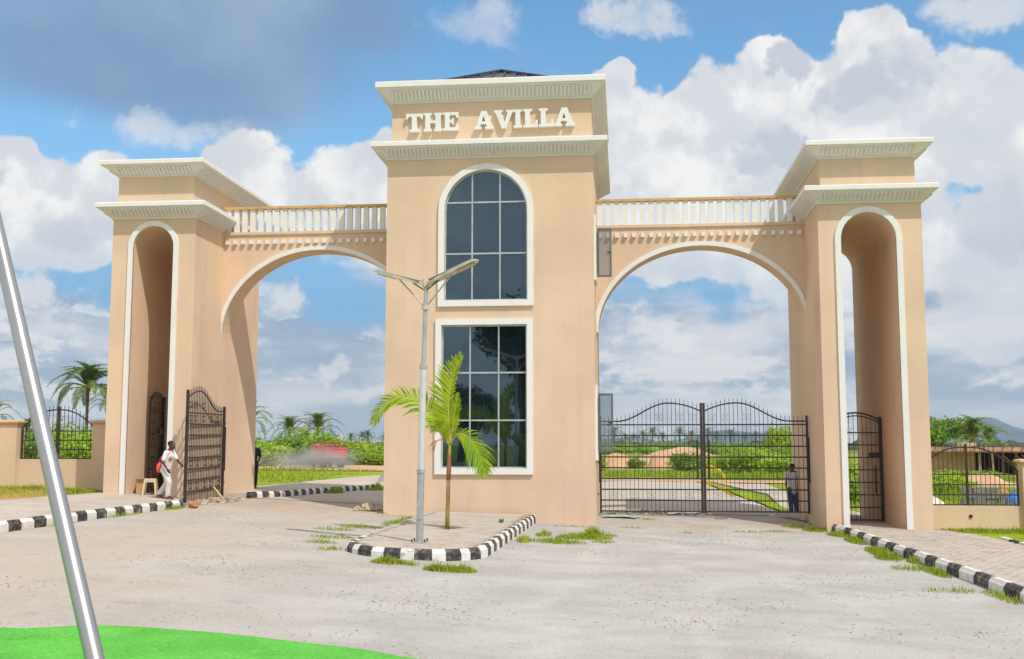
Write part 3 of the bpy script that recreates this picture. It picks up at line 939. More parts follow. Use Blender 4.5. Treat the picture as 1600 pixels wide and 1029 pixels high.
def side_tower(name, label, x0, x1, depth, zbase, xc, hi, trim, zin, grp):
    t = thing(name, ((x0+x1)/2, depth/2, zbase), label, 'gate tower', grp)
    zs = zin-hi
    poly = [(x0, zbase-.5), (xc-hi, zbase-.5), (xc-hi, zs)] + list(reversed(arc(xc, zs, hi, 0, 180, 20)))[1:-1] + [(xc+hi, zs), (xc+hi, zbase-.5), (x1, zbase-.5), (x1, 8.9), (x0, 8.9)]
    mb = MB(); mb.prism(poly, 0, depth); mb.build('wall', M['wall'], t, fixn=True)
    path = [(xc-hi, zbase-.15), (xc-hi, zs)] + list(reversed(arc(xc, zs, hi, 0, 180, 24)))[1:-1] + [(xc+hi, zs), (xc+hi, zbase-.15)]
    trim_strip(t, path, -trim, -.05, .03)
    path2 = [(p[0], p[1]) for p in path]
    trim_strip(t, path2, -trim, depth-.03, depth+.05)
    cornice(t, x0, x1, 0, depth, 8.87, .45, .40)
    mb = MB(); mb.box(x0+.10, x1-.12, .05, depth-.1, 9.30, 10.24); mb.build('attic_wall', M['wall'], t)
    cornice(t, x0+.10, x1-.12, .05, depth-.1, 10.16, .43, .43)
    pyramid_roof(t, x0+.2, x1-.2, .4, depth-.4, 10.55, 11.05, 6)
    return t
LT = side_tower('gate_tower', 'left sand-coloured gate tower with white-trimmed narrow arch and double cornice', -14.99, -12.45, 5.6, .62, -13.72, .62, .15, 8.66, 'gate towers flanking the arches')
RT = side_tower('gate_tower', 'right sand-coloured gate tower with white-trimmed narrow arch and double cornice', 5.40, 8.18, 5.7, .05, 6.74, .74, .16, 8.62, 'gate towers flanking the arches')

# central gatehouse
CX0, CX1 = -6.74, -.79
gh = thing('gatehouse', (-3.77, 3, .1), 'tall central sand-coloured gatehouse with two dark gridded windows and raised white lettering', 'gatehouse')
W1x0, W1x1, W1b, W1s = -5.06, -2.66, 6.31, 8.90     # arched window opening
W2x0, W2x1, W2b, W2t = -5.12, -2.68, 1.61, 5.62
wc = (W1x0+W1x1)/2; wr = (W1x1-W1x0)/2
h1 = [(W1x0, W1b), (W1x1, W1b)] + arc(wc, W1s, wr, 0, 180, 28)
h2 = [(W2x0, W2b), (W2x1, W2b), (W2x1, W2t), (W2x0, W2t)]
mb = MB()
mb.prism([(CX0, -.6), (CX1, -.6), (CX1, 10.5), (CX0, 10.5)], 0, .16, holes=[h1, h2])
mb.build('front_wall', M['wall'], gh, fixn=True)
mb = MB()
# side and back walls; the right wall has two casement openings
S1 = (.35, 1.25, 7.05, 8.6); S2 = (.35, 1.25, 2.0, 3.78)
mb.box(CX0, CX0+.2, .16, 5.8, -.6, 10.5)
mb.box(CX0+.2, CX1, 5.6, 5.8, -.6, 10.5)
mb.box(CX1-.2, CX1, S1[1], 5.6, -.6, 10.5)
mb.box(CX1-.2, CX1, .16, S1[0], -.6, 10.5)
mb.box(CX1-.2, CX1, S1[0], S1[1], -.6, S2[2]); mb.box(CX1-.2, CX1, S1[0], S1[1], S2[3], S1[2]); mb.box(CX1-.2, CX1, S1[0], S1[1], S1[3], 10.5)
mb.box(CX0+.2, CX1-.2, .16, 5.6, 10.2, 10.45)
mb.box(CX0+.2, CX1-.2, .16, 5.6, 5.85, 6.05)
mb.build('side_wall', M['wall'], gh)
mb = MB(); mb.box(CX0+.11, CX1-.04, .05, 5.7, 10.80, 12.3); mb.build('attic_wall', M['wall'], gh)
cornice(gh, CX0, CX1, 0, 5.8, 10.44, .46, .42)
cornice(gh, CX0+.11, CX1-.04, .05, 5.7, 12.13, .56, .42)
pyramid_roof(gh, CX0+.3, CX1-.3, .5, 5.5, 12.75, 14.05, 15)

def window(root, opening, frame_path, xs, zs, clip, bottoms, label=None):
    """frame proud of the wall, panes set back, bars over the joints"""
    n = len(frame_path)
    f = trim_strip(root, frame_path, -.165, -.07, .16, 'window', M['white'])
    if label: tag(f, label)
    # outer sash
    trim_strip(f, [(p[0], p[1]) for p in frame_path], lambda t: .045, .06, .10, 'sash', M['muntin'])
    return f
# arched window
p1 = [(W1x0, W1s), (W1x0, W1b), (W1x1, W1b), (W1x1, W1s)]
path1 = [(wc, W1b), (W1x0, W1b)]
def frame_poly(hole, grow):
    # offset a closed outline outwards by grow (mitred)
    out = []; n = len(hole)
    for i in range(n):
        a = Vector(hole[i-1]); b = Vector(hole[i]); c = Vector(hole[(i+1) % n])
        d1 = (b-a).normalized(); d2 = (c-b).normalized()
        n1 = Vector((d1.y, -d1.x)); n2 = Vector((d2.y, -d2.x))
        m_ = (n1+n2); m_ = m_/max(.3, m_.dot(n1)) if m_.length > 1e-6 else n1
        out.append((b.x+m_.x*grow, b.y+m_.y*grow))
    return out
def dedupe(h):
    o = []
    for p in h:
        if not o or math.hypot(p[0]-o[-1][0], p[1]-o[-1][1]) > 1e-4: o.append(p)
    if math.hypot(o[0][0]-o[-1][0], o[0][1]-o[-1][1]) < 1e-4: o.pop()
    return o
def big_window(hole, xs, zs, z0, z1, ztop_at, label):
    hole = dedupe(hole)
    mb = MB(); mb.prism(frame_poly(hole, .165), -.075, .02, holes=[frame_poly(hole, -.004)])
    w = mb.build('window', M['white'], gh, fixn=True); tag(w, label)
    x0 = min(p[0] for p in hole); x1 = max(p[0] for p in hole)
    mb = MB(); mb.prism(frame_poly(hole, -.001), .075, .12, holes=[frame_poly(hole, -.045)])
    mb.build('sash', M['muntin'], w, fixn=True)
    X = [x0]+xs+[x1]; Z = [z0]+zs+[z1]
    for i in range(3):
        for j in range(3):
            a, b = X[i]+.006, X[i+1]-.006; c, d = Z[j]+.006, Z[j+1]-.006
            if ztop_at and j == 2:
                top = [(a+(b-a)*k/8, ztop_at(a+(b-a)*k/8)) for k in range(9)]
                poly = [(a, c), (b, c)] + list(reversed(top))
                poly = [p for p in poly if True]
                if min(p[1] for p in top) < c: poly = [(a, c), (b, c)] + [(p[0], max(c+.002, p[1])) for p in reversed(top)]
            else:
                poly = [(a, c), (b, c), (b, d), (a, d)]
            mb = MB(); mb.prism(poly, .095, .105); mb.build('pane', M['glass'], w, fixn=True)
    for x in xs:
        mb = MB(); zt = ztop_at(x) if ztop_at else z1
        mb.box(x-.020, x+.020, .066, .090, z0+.02, zt-.02); mb.build('glazing_bar', M['muntin'], w)
    for z in zs:
        mb = MB(); mb.box(x0+.03, x1-.03, .060, .084, z-.022, z+.022); mb.build('glazing_bar', M['muntin'], w)
big_window(h1, [W1x0+wr*2/3, W1x0+wr*4/3], [7.67, 9.16], W1b, W1s+wr, lambda x: W1s+math.sqrt(max(0, wr*wr-(x-wc)**2)), 'upper arched window of three by three dark panes in a white frame')
big_window(h2, [W2x0+.813, W2x0+1.627], [2.95, 4.29], W2b, W2t, None, 'lower rectangular window of three by three dark panes in a white frame')
mb = MB(); mb.box(CX0+.3, CX1-.3, .9, .95, 0, 10.1); mb.build('dark_room_sheet', M['navy_dark'], gh)  # dark sheet standing in for the dim room behind both windows
# side casements standing open
for (ya, yb, za, zb), nm in ((S1, 'open upper side casement with pale glass'), (S2, 'open lower side casement with grey glass')):
    mb = MB(); mb.box(CX1-.01, CX1+.065, ya-.16, ya, za-.16, zb+.16); mb.box(CX1-.01, CX1+.065, yb, yb+.16, za-.16, zb+.16)
    mb.box(CX1-.01, CX1+.064, ya, yb, zb, zb+.16); mb.box(CX1-.01, CX1+.064, ya, yb, za-.16, za)
    fr = mb.build('side_window_frame', M['white'], gh)
    y = yb-.08; xa, xb = CX1+.07, CX1+.49; z0, z1 = za+.06, zb-.04
    mb = MB(); w = .055
    mb.box(xa, xb, y-.02, y+.02, z0, z0+w); mb.box(xa, xb, y-.02, y+.02, z1-w, z1)
    mb.box(xa, xa+w, y-.02, y+.02, z0+w, z1-w); mb.box(xb-w, xb, y-.02, y+.02, z0+w, z1-w)
    cs = mb.build('casement', M['greyframe'], gh); tag(cs, nm)
    mb = MB(); mb.box(xa+w, xb-w, y-.004, y+.004, z0+w, z1-w); mb.build('pane', M['clear'], cs)
    mb = MB(); mb.box(xb-.13, xb-.03, y-.05, y-.021, (z0+z1)/2-.02, (z0+z1)/2+.02); mb.build('handle', M['iron'], cs)

# lettering
GL = {
 'T': [[(0,1),(0,.70),(.09,.70),(.15,.85),(.35,.85),(.35,.12),(.21,.12),(.21,0),(.79,0),(.79,.12),(.65,.12),(.65,.85),(.85,.85),(.91,.70),(1,.70),(1,1)]],
 'H': [[(0,0),(.43,0),(.43,.12),(.36,.12),(.36,.44),(.64,.44),(.64,.12),(.57,.12),(.57,0),(1,0),(1,.12),(.93,.12),(.93,.88),(1,.88),(1,1),(.57,1),(.57,.88),(.64,.88),(.64,.58),(.36,.58),(.36,.88),(.43,.88),(.43,1),(0,1),(0,.88),(.08,.88),(.08,.12),(0,.12)]],
 'E': [[(0,0),(1,0),(1,.34),(.88,.34),(.82,.15),(.43,.15),(.43,.43),(.58,.43),(.58,.34),(.70,.34),(.70,.68),(.58,.68),(.58,.58),(.43,.58),(.43,.85),(.82,.85),(.88,.70),(1,.70),(1,1),(0,1),(0,.88),(.12,.88),(.12,.12),(0,.12)]],
 'A': [[(0,0),(.38,0),(.38,.12),(.29,.12),(.34,.27),(.60,.27),(.645,.12),(.56,.12),(.56,0),(1,0),(1,.12),(.93,.12),(.64,1),(.36,1),(.08,.12),(0,.12)], [(.385,.41),(.475,.72),(.56,.41)]],
 'V': [[(0,1),(0,.88),(.07,.88),(.38,0),(.62,0),(.93,.88),(1,.88),(1,1),(.62,1),(.62,.88),(.71,.88),(.55,.34),(.37,.88),(.44,.88),(.44,1)]],
 'I': [[(0,0),(1,0),(1,.12),(.80,.12),(.80,.88),(1,.88),(1,1),(0,1),(0,.88),(.20,.88),(.20,.12),(0,.12)]],
 'L': [[(0,0),(1,0),(1,.38),(.88,.38),(.82,.15),(.48,.15),(.48,.88),(.62,.88),(.62,1),(0,1),(0,.88),(.14,.88),(.14,.12),(0,.12)]],
}
lets = [('T',300,405),('H',411,525),('E',531,626),('A',725,845),('V',847,968),('I',968,1018),('L',1025,1115),('L',1121,1210),('A',1215,1340)]
for ch, a, b in lets:
    xa = -6.62+(560+a/3.96-613)*.01864; xb = -6.62+(560+b/3.96-613)*.01864
    z0 = 11.26+.002*((a+b)/2-300)/10*.25; hgt = .53
    T = lambda P_: [(xa+(xb-xa)*p[0], z0+hgt*p[1]) for p in P_]
    mb = MB(); g = GL[ch]
    mb.prism(T(g[0]), -.075, .055, holes=[T(h) for h in g[1:]])
    mb.build('raised_letter', M['white'], gh, fixn=True)

# arched wings
def wing(name, label, x0, x1, xc, a, zs, b, y0, y1, zbot):
    t = thing(name, ((x0+x1)/2, (y0+y1)/2, zbot), label, 'archway', 'archways over the drives')
    top = 8.78
    el = [p for p in arc(xc, zs, a, 0, 180, 40, b)]
    pts = [p for p in el if x0+.004 < p[0] < x1-.004]
    zl = zs+b*math.sqrt(max(0, 1-((x0-xc)/a)**2)) if abs(x0-xc) < a else zs
    zr = zs+b*math.sqrt(max(0, 1-((x1-xc)/a)**2)) if abs(x1-xc) < a else zs
    poly = [(x0, top), (x0, zl)] + list(reversed(pts)) + [(x1, zr), (x1, top)]
    mb = MB(); mb.prism(list(reversed(poly)), y0, y1); mb.build('wall', M['wall'], t, fixn=True)
    path = [(x0, zl)] + list(reversed(pts)) + [(x1, zr)]
    trim_strip(t, path, lambda u: -.135*min(1, .25+min(u, 1-u)*9), y0-.045, y0+.02)
    # moulding below the balusters, dentils, rail
    mb = MB(); mb.box(x0, x1, y0-.05, y1+.05, top, top+.09); mb.build('coping', M['wall'], t)
    n = int((x1-x0)/.252)
    for yy, sgn in ((y0, -1),):
        for k in range(n):
            x = x0+(k+.5)*(x1-x0)/n
            if sgn < 0:
                mb = MB(); mb.box(x-.056, x+.056, yy-.10, yy+.01, 8.48, 8.60); mb.build('dentil', M['white'], t)
            mb = MB(); yb0 = yy+(.0 if sgn < 0 else -.14)
            mb.box(x-.078, x+.078, yb0, yb0+.12, top+.09, 9.60); mb.build('baluster', M['white'], t)
    mb = MB(); mb.box(x0, x1, y0-.05, y0+.18, 9.60, 9.675); mb.build('handrail', M['rail'], t)
    return t
wing('arch_wing', 'wide arched wing with white balustrade joining the left tower to the gatehouse', -12.45, -6.74, -9.36, 3.09, 5.55, 2.72, 2.25, 3.1, .5)
wing('arch_wing', 'wide arched wing with white balustrade joining the gatehouse to the right tower', -.79, 5.40, 2.36, 3.10, 5.62, 2.58, 2.35, 3.2, .1)

# ------------------------------------------------------------------ boundary walls with iron panels
def boundary(label, xa, xb, xpil, xtower, y, zb, zsill, zcap, zmid, far_dir, n_far=2):
    """xa..xb panel span, pillar on the outer side at xpil, low wall meets the tower at xtower"""
    t = thing('boundary_wall', ((xa+xb)/2, y, zb), label, 'boundary wall', 'boundary walls beside the gate')
    x0, x1 = min(xtower, xpil), max(xtower, xpil)
    mb = MB(); mb.box(x0, x1, y, y+.2, zb-.6, zsill); mb.build('low_wall', M['wall'], t)
    def pil(xc, w):
        mb = MB(); mb.box(xc-w/2, xc+w/2, y-.12, y+.32, zb-.6, zcap-.10); p = mb.build('pillar', M['wall'], t)
        mb = MB(); mb.add([(xc-w/2-.02, y-.14, zcap-.10), (xc+w/2+.02, y-.14, zcap-.10), (xc+w/2+.02, y+.34, zcap-.10), (xc-w/2-.02, y+.34, zcap-.10),
                           (xc-w/2-.08, y-.20, zcap-.05), (xc+w/2+.08, y-.20, zcap-.05), (xc+w/2+.08, y+.40, zcap-.05), (xc-w/2-.08, y+.40, zcap-.05),
                           (xc-w/2-.08, y-.20, zcap), (xc+w/2+.08, y-.20, zcap), (xc+w/2+.08, y+.40, zcap), (xc-w/2-.08, y+.40, zcap),
                           (xc-w/2+.05, y-.05, zcap+.03), (xc+w/2-.05, y-.05, zcap+.03), (xc+w/2-.05, y+.25, zcap+.03), (xc-w/2+.05, y+.25, zcap+.03)],
                          [(3,2,1,0)]+[(o+i, o+(i+1) % 4, o+4+(i+1) % 4, o+4+i) for o in (0, 4, 8) for i in range(4)]+[(12,13,14,15)])
        mb.build('pillar_cap', M['wall_band'], p)
        return p
    pil(xpil, .66)
    def panel(pa, pb):
        w = pb-pa; xm = (pa+pb)/2; fy = y+.10
        mb = MB()
        for x in (pa+.03, pb-.03): mb.box(x-.022, x+.022, fy-.022, fy+.022, zsill, zsill+.95)
        mb.box(xm-.03, xm+.03, fy-.03, fy+.03, zsill, zmid)
        for z in (zsill+.02, zsill+.30, zsill+.58, zsill+.87): mb.box(pa+.05, pb-.05, fy-.016, fy+.016, z-.016, z+.016)
        f = mb.build('fence_panel', M['iron'], t)
        hump = lambda x: zsill+.95+(zmid-.10-zsill-.95)*math.sin(math.pi*.5*max(0, min(1, (1-abs(x-xm)/(w/2))*1.12)))**.9
        for s in (-1, 1):
            mb = MB(); mb.tube([(xm+s*w/2*k/10, fy, hump(xm+s*w/2*k/10)) for k in range(11)], .022, 6); mb.build('arched_rail', M['iron'], f)
        n = int(w/.125)
        for k in range(1, n):
            x = pa+w*k/n
            if abs(x-xm) < .05: continue
            mb = MB(); mb.box(x-.0075, x+.0075, fy-.0075, fy+.0075, zsill, hump(x)+.13); mb.build('bar', M['iron'], f)
    panel(xa, xb)
    # one more bay beyond the pillar
    d = far_dir; x2 = xpil+d*(abs(xb-xa)+.66)
    mb = MB(); mb.box(min(xpil+d*.33, x2), max(xpil+d*.33, x2), y, y+.2, zb-.6, zsill); mb.build('low_wall', M['wall'], t)
    a, b = sorted((xpil+d*.33, x2-d*.33)); panel(a, b); pil(x2, .66)
    return t, pil
bl, pil = boundary('low rendered wall with arched black iron panel left of the left tower', -18.78, -16.38, -19.14, -14.99, 2.0, .80, 1.82, 3.0, 3.45, -1)
mb = MB(); pil(-16.02, .66)
br, pil2 = boundary('low rendered wall with arched black iron panel right of the right tower', 8.20, 10.98, 11.36, 8.18, 1.6, -.15, .57, 1.84, 2.30, 1)
mb = MB(); mb.tube([(9.62, 1.575, .28), (9.62, 1.64, .28)], .05, 10); tag(mb.build('drain_pipe', M['iron'], br), 'small dark drain pipe end')

# ------------------------------------------------------------------ iron gates
def gate_curve(u, w, zhinge, zpeak, zmeet):
    """top edge of a leaf; u=0 at the hinge, u=1 at the meeting stile"""
    if u < .16: return zhinge
    if u < .68:
        t = (u-.16)/.52; return zhinge+(zpeak-zhinge)*(.5-.5*math.cos(math.pi*t))
    t = (u-.68)/.32; return zpeak-(zpeak-zmeet)*t*t
def scroll_mesh():
    mb = MB()
    for sx in (-1, 1):
        for sz in (-1, 1):
            pts = []
            for k in range(9):
                a = rad(-60+k*36); r = .045*(1-.07*k)
                pts.append((sx*(.058+r*math.cos(a)*.8), 0, sz*(.065+r*math.sin(a)*1.1)))
            mb.tube(pts, .0048, 4)
    mb.bar((-.06, 0, 0), (.06, 0, 0), .008, .008)
    return mb.mesh('scroll', M['iron'])
SCROLL = scroll_mesh()
def drive_leaf(loc, rz, label, w=2.98):
    """hinge at the origin, leaf along +x, bottom at z=0"""
    g = thing('driveway_gate', loc, label, 'gate', 'iron driveway gate leaves', rz)
    L = lambda mb, nm, par: mb.build(nm, M['iron'], par, local=True)
    mb = MB(); mb.box(-.03, .03, -.03, .03, -.03, 2.82); L(mb, 'hinge_stile', g)
    mb = MB(); mb.box(w-.035, w+.035, -.035, .035, -.03, 3.20); L(mb, 'meeting_stile', g)
    mb = MB(); mb.box(-.052, -.032, -.05, .05, .85, 2.2); L(mb, 'hinge_plate', g)
    for z in (.5, 1.45, 2.3):
        mb = MB(); mb.box(-.12, -.053, -.018, .018, z-.03, z+.03); L(mb, 'hinge_bolt', g)
    for k in range(9):
        z = .015+k*.318
        mb = MB(); mb.box(.03, w-.035, -.02, .02, z-.02, z+.02); L(mb, 'cross_rail', g)
    f = lambda u: gate_curve(u, w, 2.66, 3.20, 2.97)
    mb = MB(); mb.tube([(.03+(w-.065)*k/30, 0, f(k/30)) for k in range(31)], .022, 6); L(mb, 'curved_top_rail', g)
    n = 24
    for k in range(1, n):
        u = k/n; x = w*u
        mb = MB(); mb.box(x-.0075, x+.0075, -.0075, .0075, 0, f(u)+.11)
        mb.add([(x-.0075, -.0075, f(u)+.11), (x+.0075, -.0075, f(u)+.11), (x+.0075, .0075, f(u)+.11), (x-.0075, .0075, f(u)+.11), (x, 0, f(u)+.18)], [(0,1,4),(1,2,4),(2,3,4),(3,0,4)])
        L(mb, 'bar', g)
    for z, us in ((2.40, (5, 9, 14, 19, 22)), (2.78, (19, 22, 14)), (.48, (3, 8, 12, 17, 21)), (1.12, (3, 8, 12, 17, 21))):
        for k in us:
            if z > 2.7 and f(k/n)-z < .2: continue
            link('scroll', SCROLL, g, (w*k/n, 0, z))
    mb = MB(); mb.box(w-.16, w-.10, -.06, -.037, .95, 2.1); L(mb, 'bolt_bar', g)
    return g
drive_leaf((5.34, 2.40, .30), math.pi, 'closed iron gate leaf on the right of the right archway, hinged on the tower')
drive_leaf((-.70, 2.40, .30), 0.0, 'closed iron gate leaf on the left of the right archway, beside the gatehouse')
drive_leaf((-12.30, 2.30, .62), rad(-89), 'iron gate leaf swung open against the left tower, behind the walking man')

def wicket(loc, rz, label, w, ztop, rails=8):
    g = thing('pedestrian_gate', loc, label, 'gate', 'narrow iron pedestrian gates', rz)
    L = lambda mb, nm, par: mb.build(nm, M['iron'], par, local=True)
    mb = MB(); mb.box(-.05, .05, -.05, .05, 0, ztop-.12); L(mb, 'hinge_post', g)
    mb = MB(); mb.box(w-.025, w+.025, -.025, .025, 0, ztop-.28); L(mb, 'meeting_stile', g)
    hump = lambda u: ztop-.34+.34*math.sin(math.pi*(.12+.76*u))
    mb = MB(); mb.tube([(w*k/14, 0, hump(k/14)) for k in range(15)], .025, 6); L(mb, 'arched_rail', g)
    mb = MB(); mb.tube([(w*k/14, 0, hump(k/14)-.09) for k in range(15)], .018, 6); L(mb, 'inner_arched_rail', g)
    for k in range(rails):
        z = .04+k*(ztop-.62)/(rails-1)
        mb = MB(); mb.box(.05, w-.025, -.018, .018, z-.018, z+.018); L(mb, 'cross_rail', g)
    n = int(w/.125)
    for k in range(1, n):
        mb = MB(); x = w*k/n; mb.box(x-.0075, x+.0075, -.0075, .0075, .0, hump(k/n)); L(mb, 'bar', g)
    for z in (.3, 1.05, 1.75, ztop-.55):
        for k in (int(n*.3), int(n*.72)): link('scroll', SCROLL, g, (w*k/n, 0, z))
    mb = MB(); mb.box(.06, .34, -.05, .03, 1.83, 1.98); L(mb, 'lock_box', g)
    mb = MB(); mb.box(.14, .18, -.05, -.02, .8, 1.6); L(mb, 'bolt_bar', g)
    return g
wicket((7.43, 2.45, .06), math.pi, 'closed narrow black iron pedestrian gate inside the right tower arch', 1.38, 3.14)
wicket((-14.26, 2.3, .78), rad(-86), 'narrow black iron pedestrian gate swung open inside the left tower arch', 1.18, 3.08)

# ------------------------------------------------------------------ street lamp
def street_lamp():
    bx, by = -3.96, -9.15; z0 = ISL_Z(bx, by)-.01
    t = thing('street_lamp', (bx, by, z0), 'twin-armed grey solar street lamp standing on the traffic island', 'street lamp')
    P0 = Vector((bx, by, z0)); P1 = Vector((-3.945, by, 1.77)); P2 = Vector((-3.915, by, 3.80)); P3 = Vector((-3.87, by, 5.52))
    mb = MB(); mb.tube([P0, P1], .070, 18); mb.build('lower_pole', M['galv'], t)
    mb = MB(); mb.box(bx-.16, bx+.16, by-.16, by+.16, z0-.02, z0+.025); mb.build('base_plate', M['galv'], t)
    for sx in (-1, 1):
        for sy in (-1, 1): mb = MB(); mb.tube([(bx+sx*.125, by+sy*.125, z0+.02), (bx+sx*.125, by+sy*.125, z0+.07)], .016, 6); mb.build('anchor_bolt', M['iron'], t)
    mb = MB(); mb.box(bx-.045, bx+.045, by-.086, by-.070, z0+.45, z0+.75); mb.build('service_door', M['galv'], t)
    mb = MB(); mb.tube([P1-Vector((0, 0, .02)), P2], .063, 18); mb.build('middle_pole', M['galv_bright'], t)
    mb = MB(); mb.tube([P2-Vector((0, 0, .02)), P3], [.047, .040], 16); mb.build('upper_pole', M['galv'], t)
    mb = MB(); mb.tube([P2-Vector((0, 0, .03)), P2+Vector((0, 0, .05))], .076, 18); mb.build('collar', M['galv'], t); mb = MB(); mb.tube([P1-Vector((0, 0, .04)), P1+Vector((0, 0, .03))], .083, 18); mb.build('collar', M['galv'], t)
    J = Vector((-3.88, by, 5.42)); B = Vector((-3.885, by, 4.96))
    mb = MB(); mb.tube([B-Vector((0, 0, .04)), B+Vector((0, 0, .04))], .075, 14); mb.build('bracket', M['lamp_beige'], t)
    mb = MB(); mb.tube([J-Vector((0, 0, .05)), J+Vector((0, 0, .10))], .07, 14); mb.build('bracket', M['lamp_beige'], t)
    for E_, wv in ((Vector((-4.98, by+.35, 5.76)), 1), (Vector((-2.80, by-.35, 5.84)), 1)):
        d = E_-J; L = d.length; d.normalize(); r = d.cross(Vector((0, 0, 1))).normalized(); u = r.cross(d).normalized()
        mb = MB()
        secs = [(0.04, .055, .06), (.22, .10, .055), (.55, .125, .05), (.86, .135, .045), (.97, .10, .03), (1.0, .05, .015)]
        for s, hw, hh in secs:
            c = J+d*L*s
            for a, b in ((-1, -1), (1, -1), (1, .7), (.7, 1), (-.7, 1), (-1, .7)):
                mb.v.append(tuple(c+r*hw*a+u*hh*b*.6))
        k = 6
        for i in range(len(secs)-1):
            for j in range(k):
                a = i*k+j; b = i*k+(j+1) % k; mb.f.append((a, b, b+k, a+k)); mb.m.append(0)
        mb.f.append(tuple(range(k))); mb.f.append(tuple((len(secs)-1)*k+j for j in range(k))); mb.m += [0, 0]
        h = mb.build('lamp_head', M['lamp_beige'], t, fixn=True)
        mb = MB()
        c0 = J+d*L*.60-u*.042; c1 = J+d*L*.92-u*.042
        mb.bar(c0, c1, .17, .018, up=tuple(u)); mb.build('lens', M['lamp_under'], h)
        mb = MB()
        c0 = J+d*L*.10+u*.045; c1 = J+d*L*.93+u*.030
        mb.bar(c0, c1, .22, .012, up=tuple(u)); mb.build('solar_panel', M['galv'], h)
        mb = MB(); q = J+d*L*.52-u*.03
        mb.tube([B+(q-B)*.03, q], .016, 8); mb.build('brace', M['galv'], t)
        mb = MB(); q2 = J+d*L*.24-u*.035; mb.tube([B.lerp(J, .72), q2], .013, 6); mb.build('short_brace', M['iron'], t)
street_lamp()

# ------------------------------------------------------------------ vegetation
def frond(mb_leaf, mb_stem, pts, n, length, up=None, droop=.35, width=.03, r0=.02, sides=(1, 1), sweep=.55, start=.12, rng=random, lift=.25, tip=.25):
    """feather leaf along a curve; leaflets hang from both sides"""
    pts = [Vector(p) for p in smooth_path(pts, 6)]
    seg = [0.]
    for a, b in zip(pts, pts[1:]): seg.append(seg[-1]+(b-a).length)
    def at(s):
        s *= seg[-1]
        for i in range(len(pts)-1):
            if s <= seg[i+1]: return pts[i].lerp(pts[i+1], (s-seg[i])/max(1e-6, seg[i+1]-seg[i])), (pts[i+1]-pts[i]).normalized()
        return pts[-1], (pts[-1]-pts[-2]).normalized()
    k = len(pts)
    mb_stem.tube(pts[::2]+([pts[-1]] if k % 2 == 0 else []), [r0*(1-.85*i/(len(pts[::2])+(k % 2 == 0)-1)) for i in range(len(pts[::2])+(1 if k % 2 == 0 else 0))], 5)
    for i in range(n):
        s = start+(1-start)*(i+.5)/n
        p, t = at(s)
        u = Vector(up) if up is not None else Vector((0, 0, 1))
        side = t.cross(u)
        if side.length < .15: side = t.cross(Vector((1, .2, 0)))
        side.normalize(); nrm = side.cross(t).normalized()
        prof = (math.sin(math.pi*min(1, max(.0, (s-start)/(1-start))**.7*.86+.12)))**.75
        prof = max(prof, tip if s > .8 else .2)
        for k2, sg in enumerate((-1, 1)):
            if sides[k2] == 0: continue
            l = length*prof*rng.uniform(.85, 1.1)*sides[k2]
            d = (side*sg*(1-sweep*.55)+t*(sweep+rng.uniform(-.1, .1))+nrm*(lift+rng.uniform(-.12, .12))).normalized()
            g = Vector((0, 0, -1))*droop*rng.uniform(.7, 1.3)
            w = width*rng.uniform(.8, 1.15)
            m_ = p+d*l*.5+g*l*.18; e = p+d*l*.92+g*l*.62
            wv = t*w
            mb_leaf.add([p-wv*.35, p+wv*.35, m_+wv*.5, m_-wv*.5, e], [(0, 1, 2, 3), (3, 2, 4)])

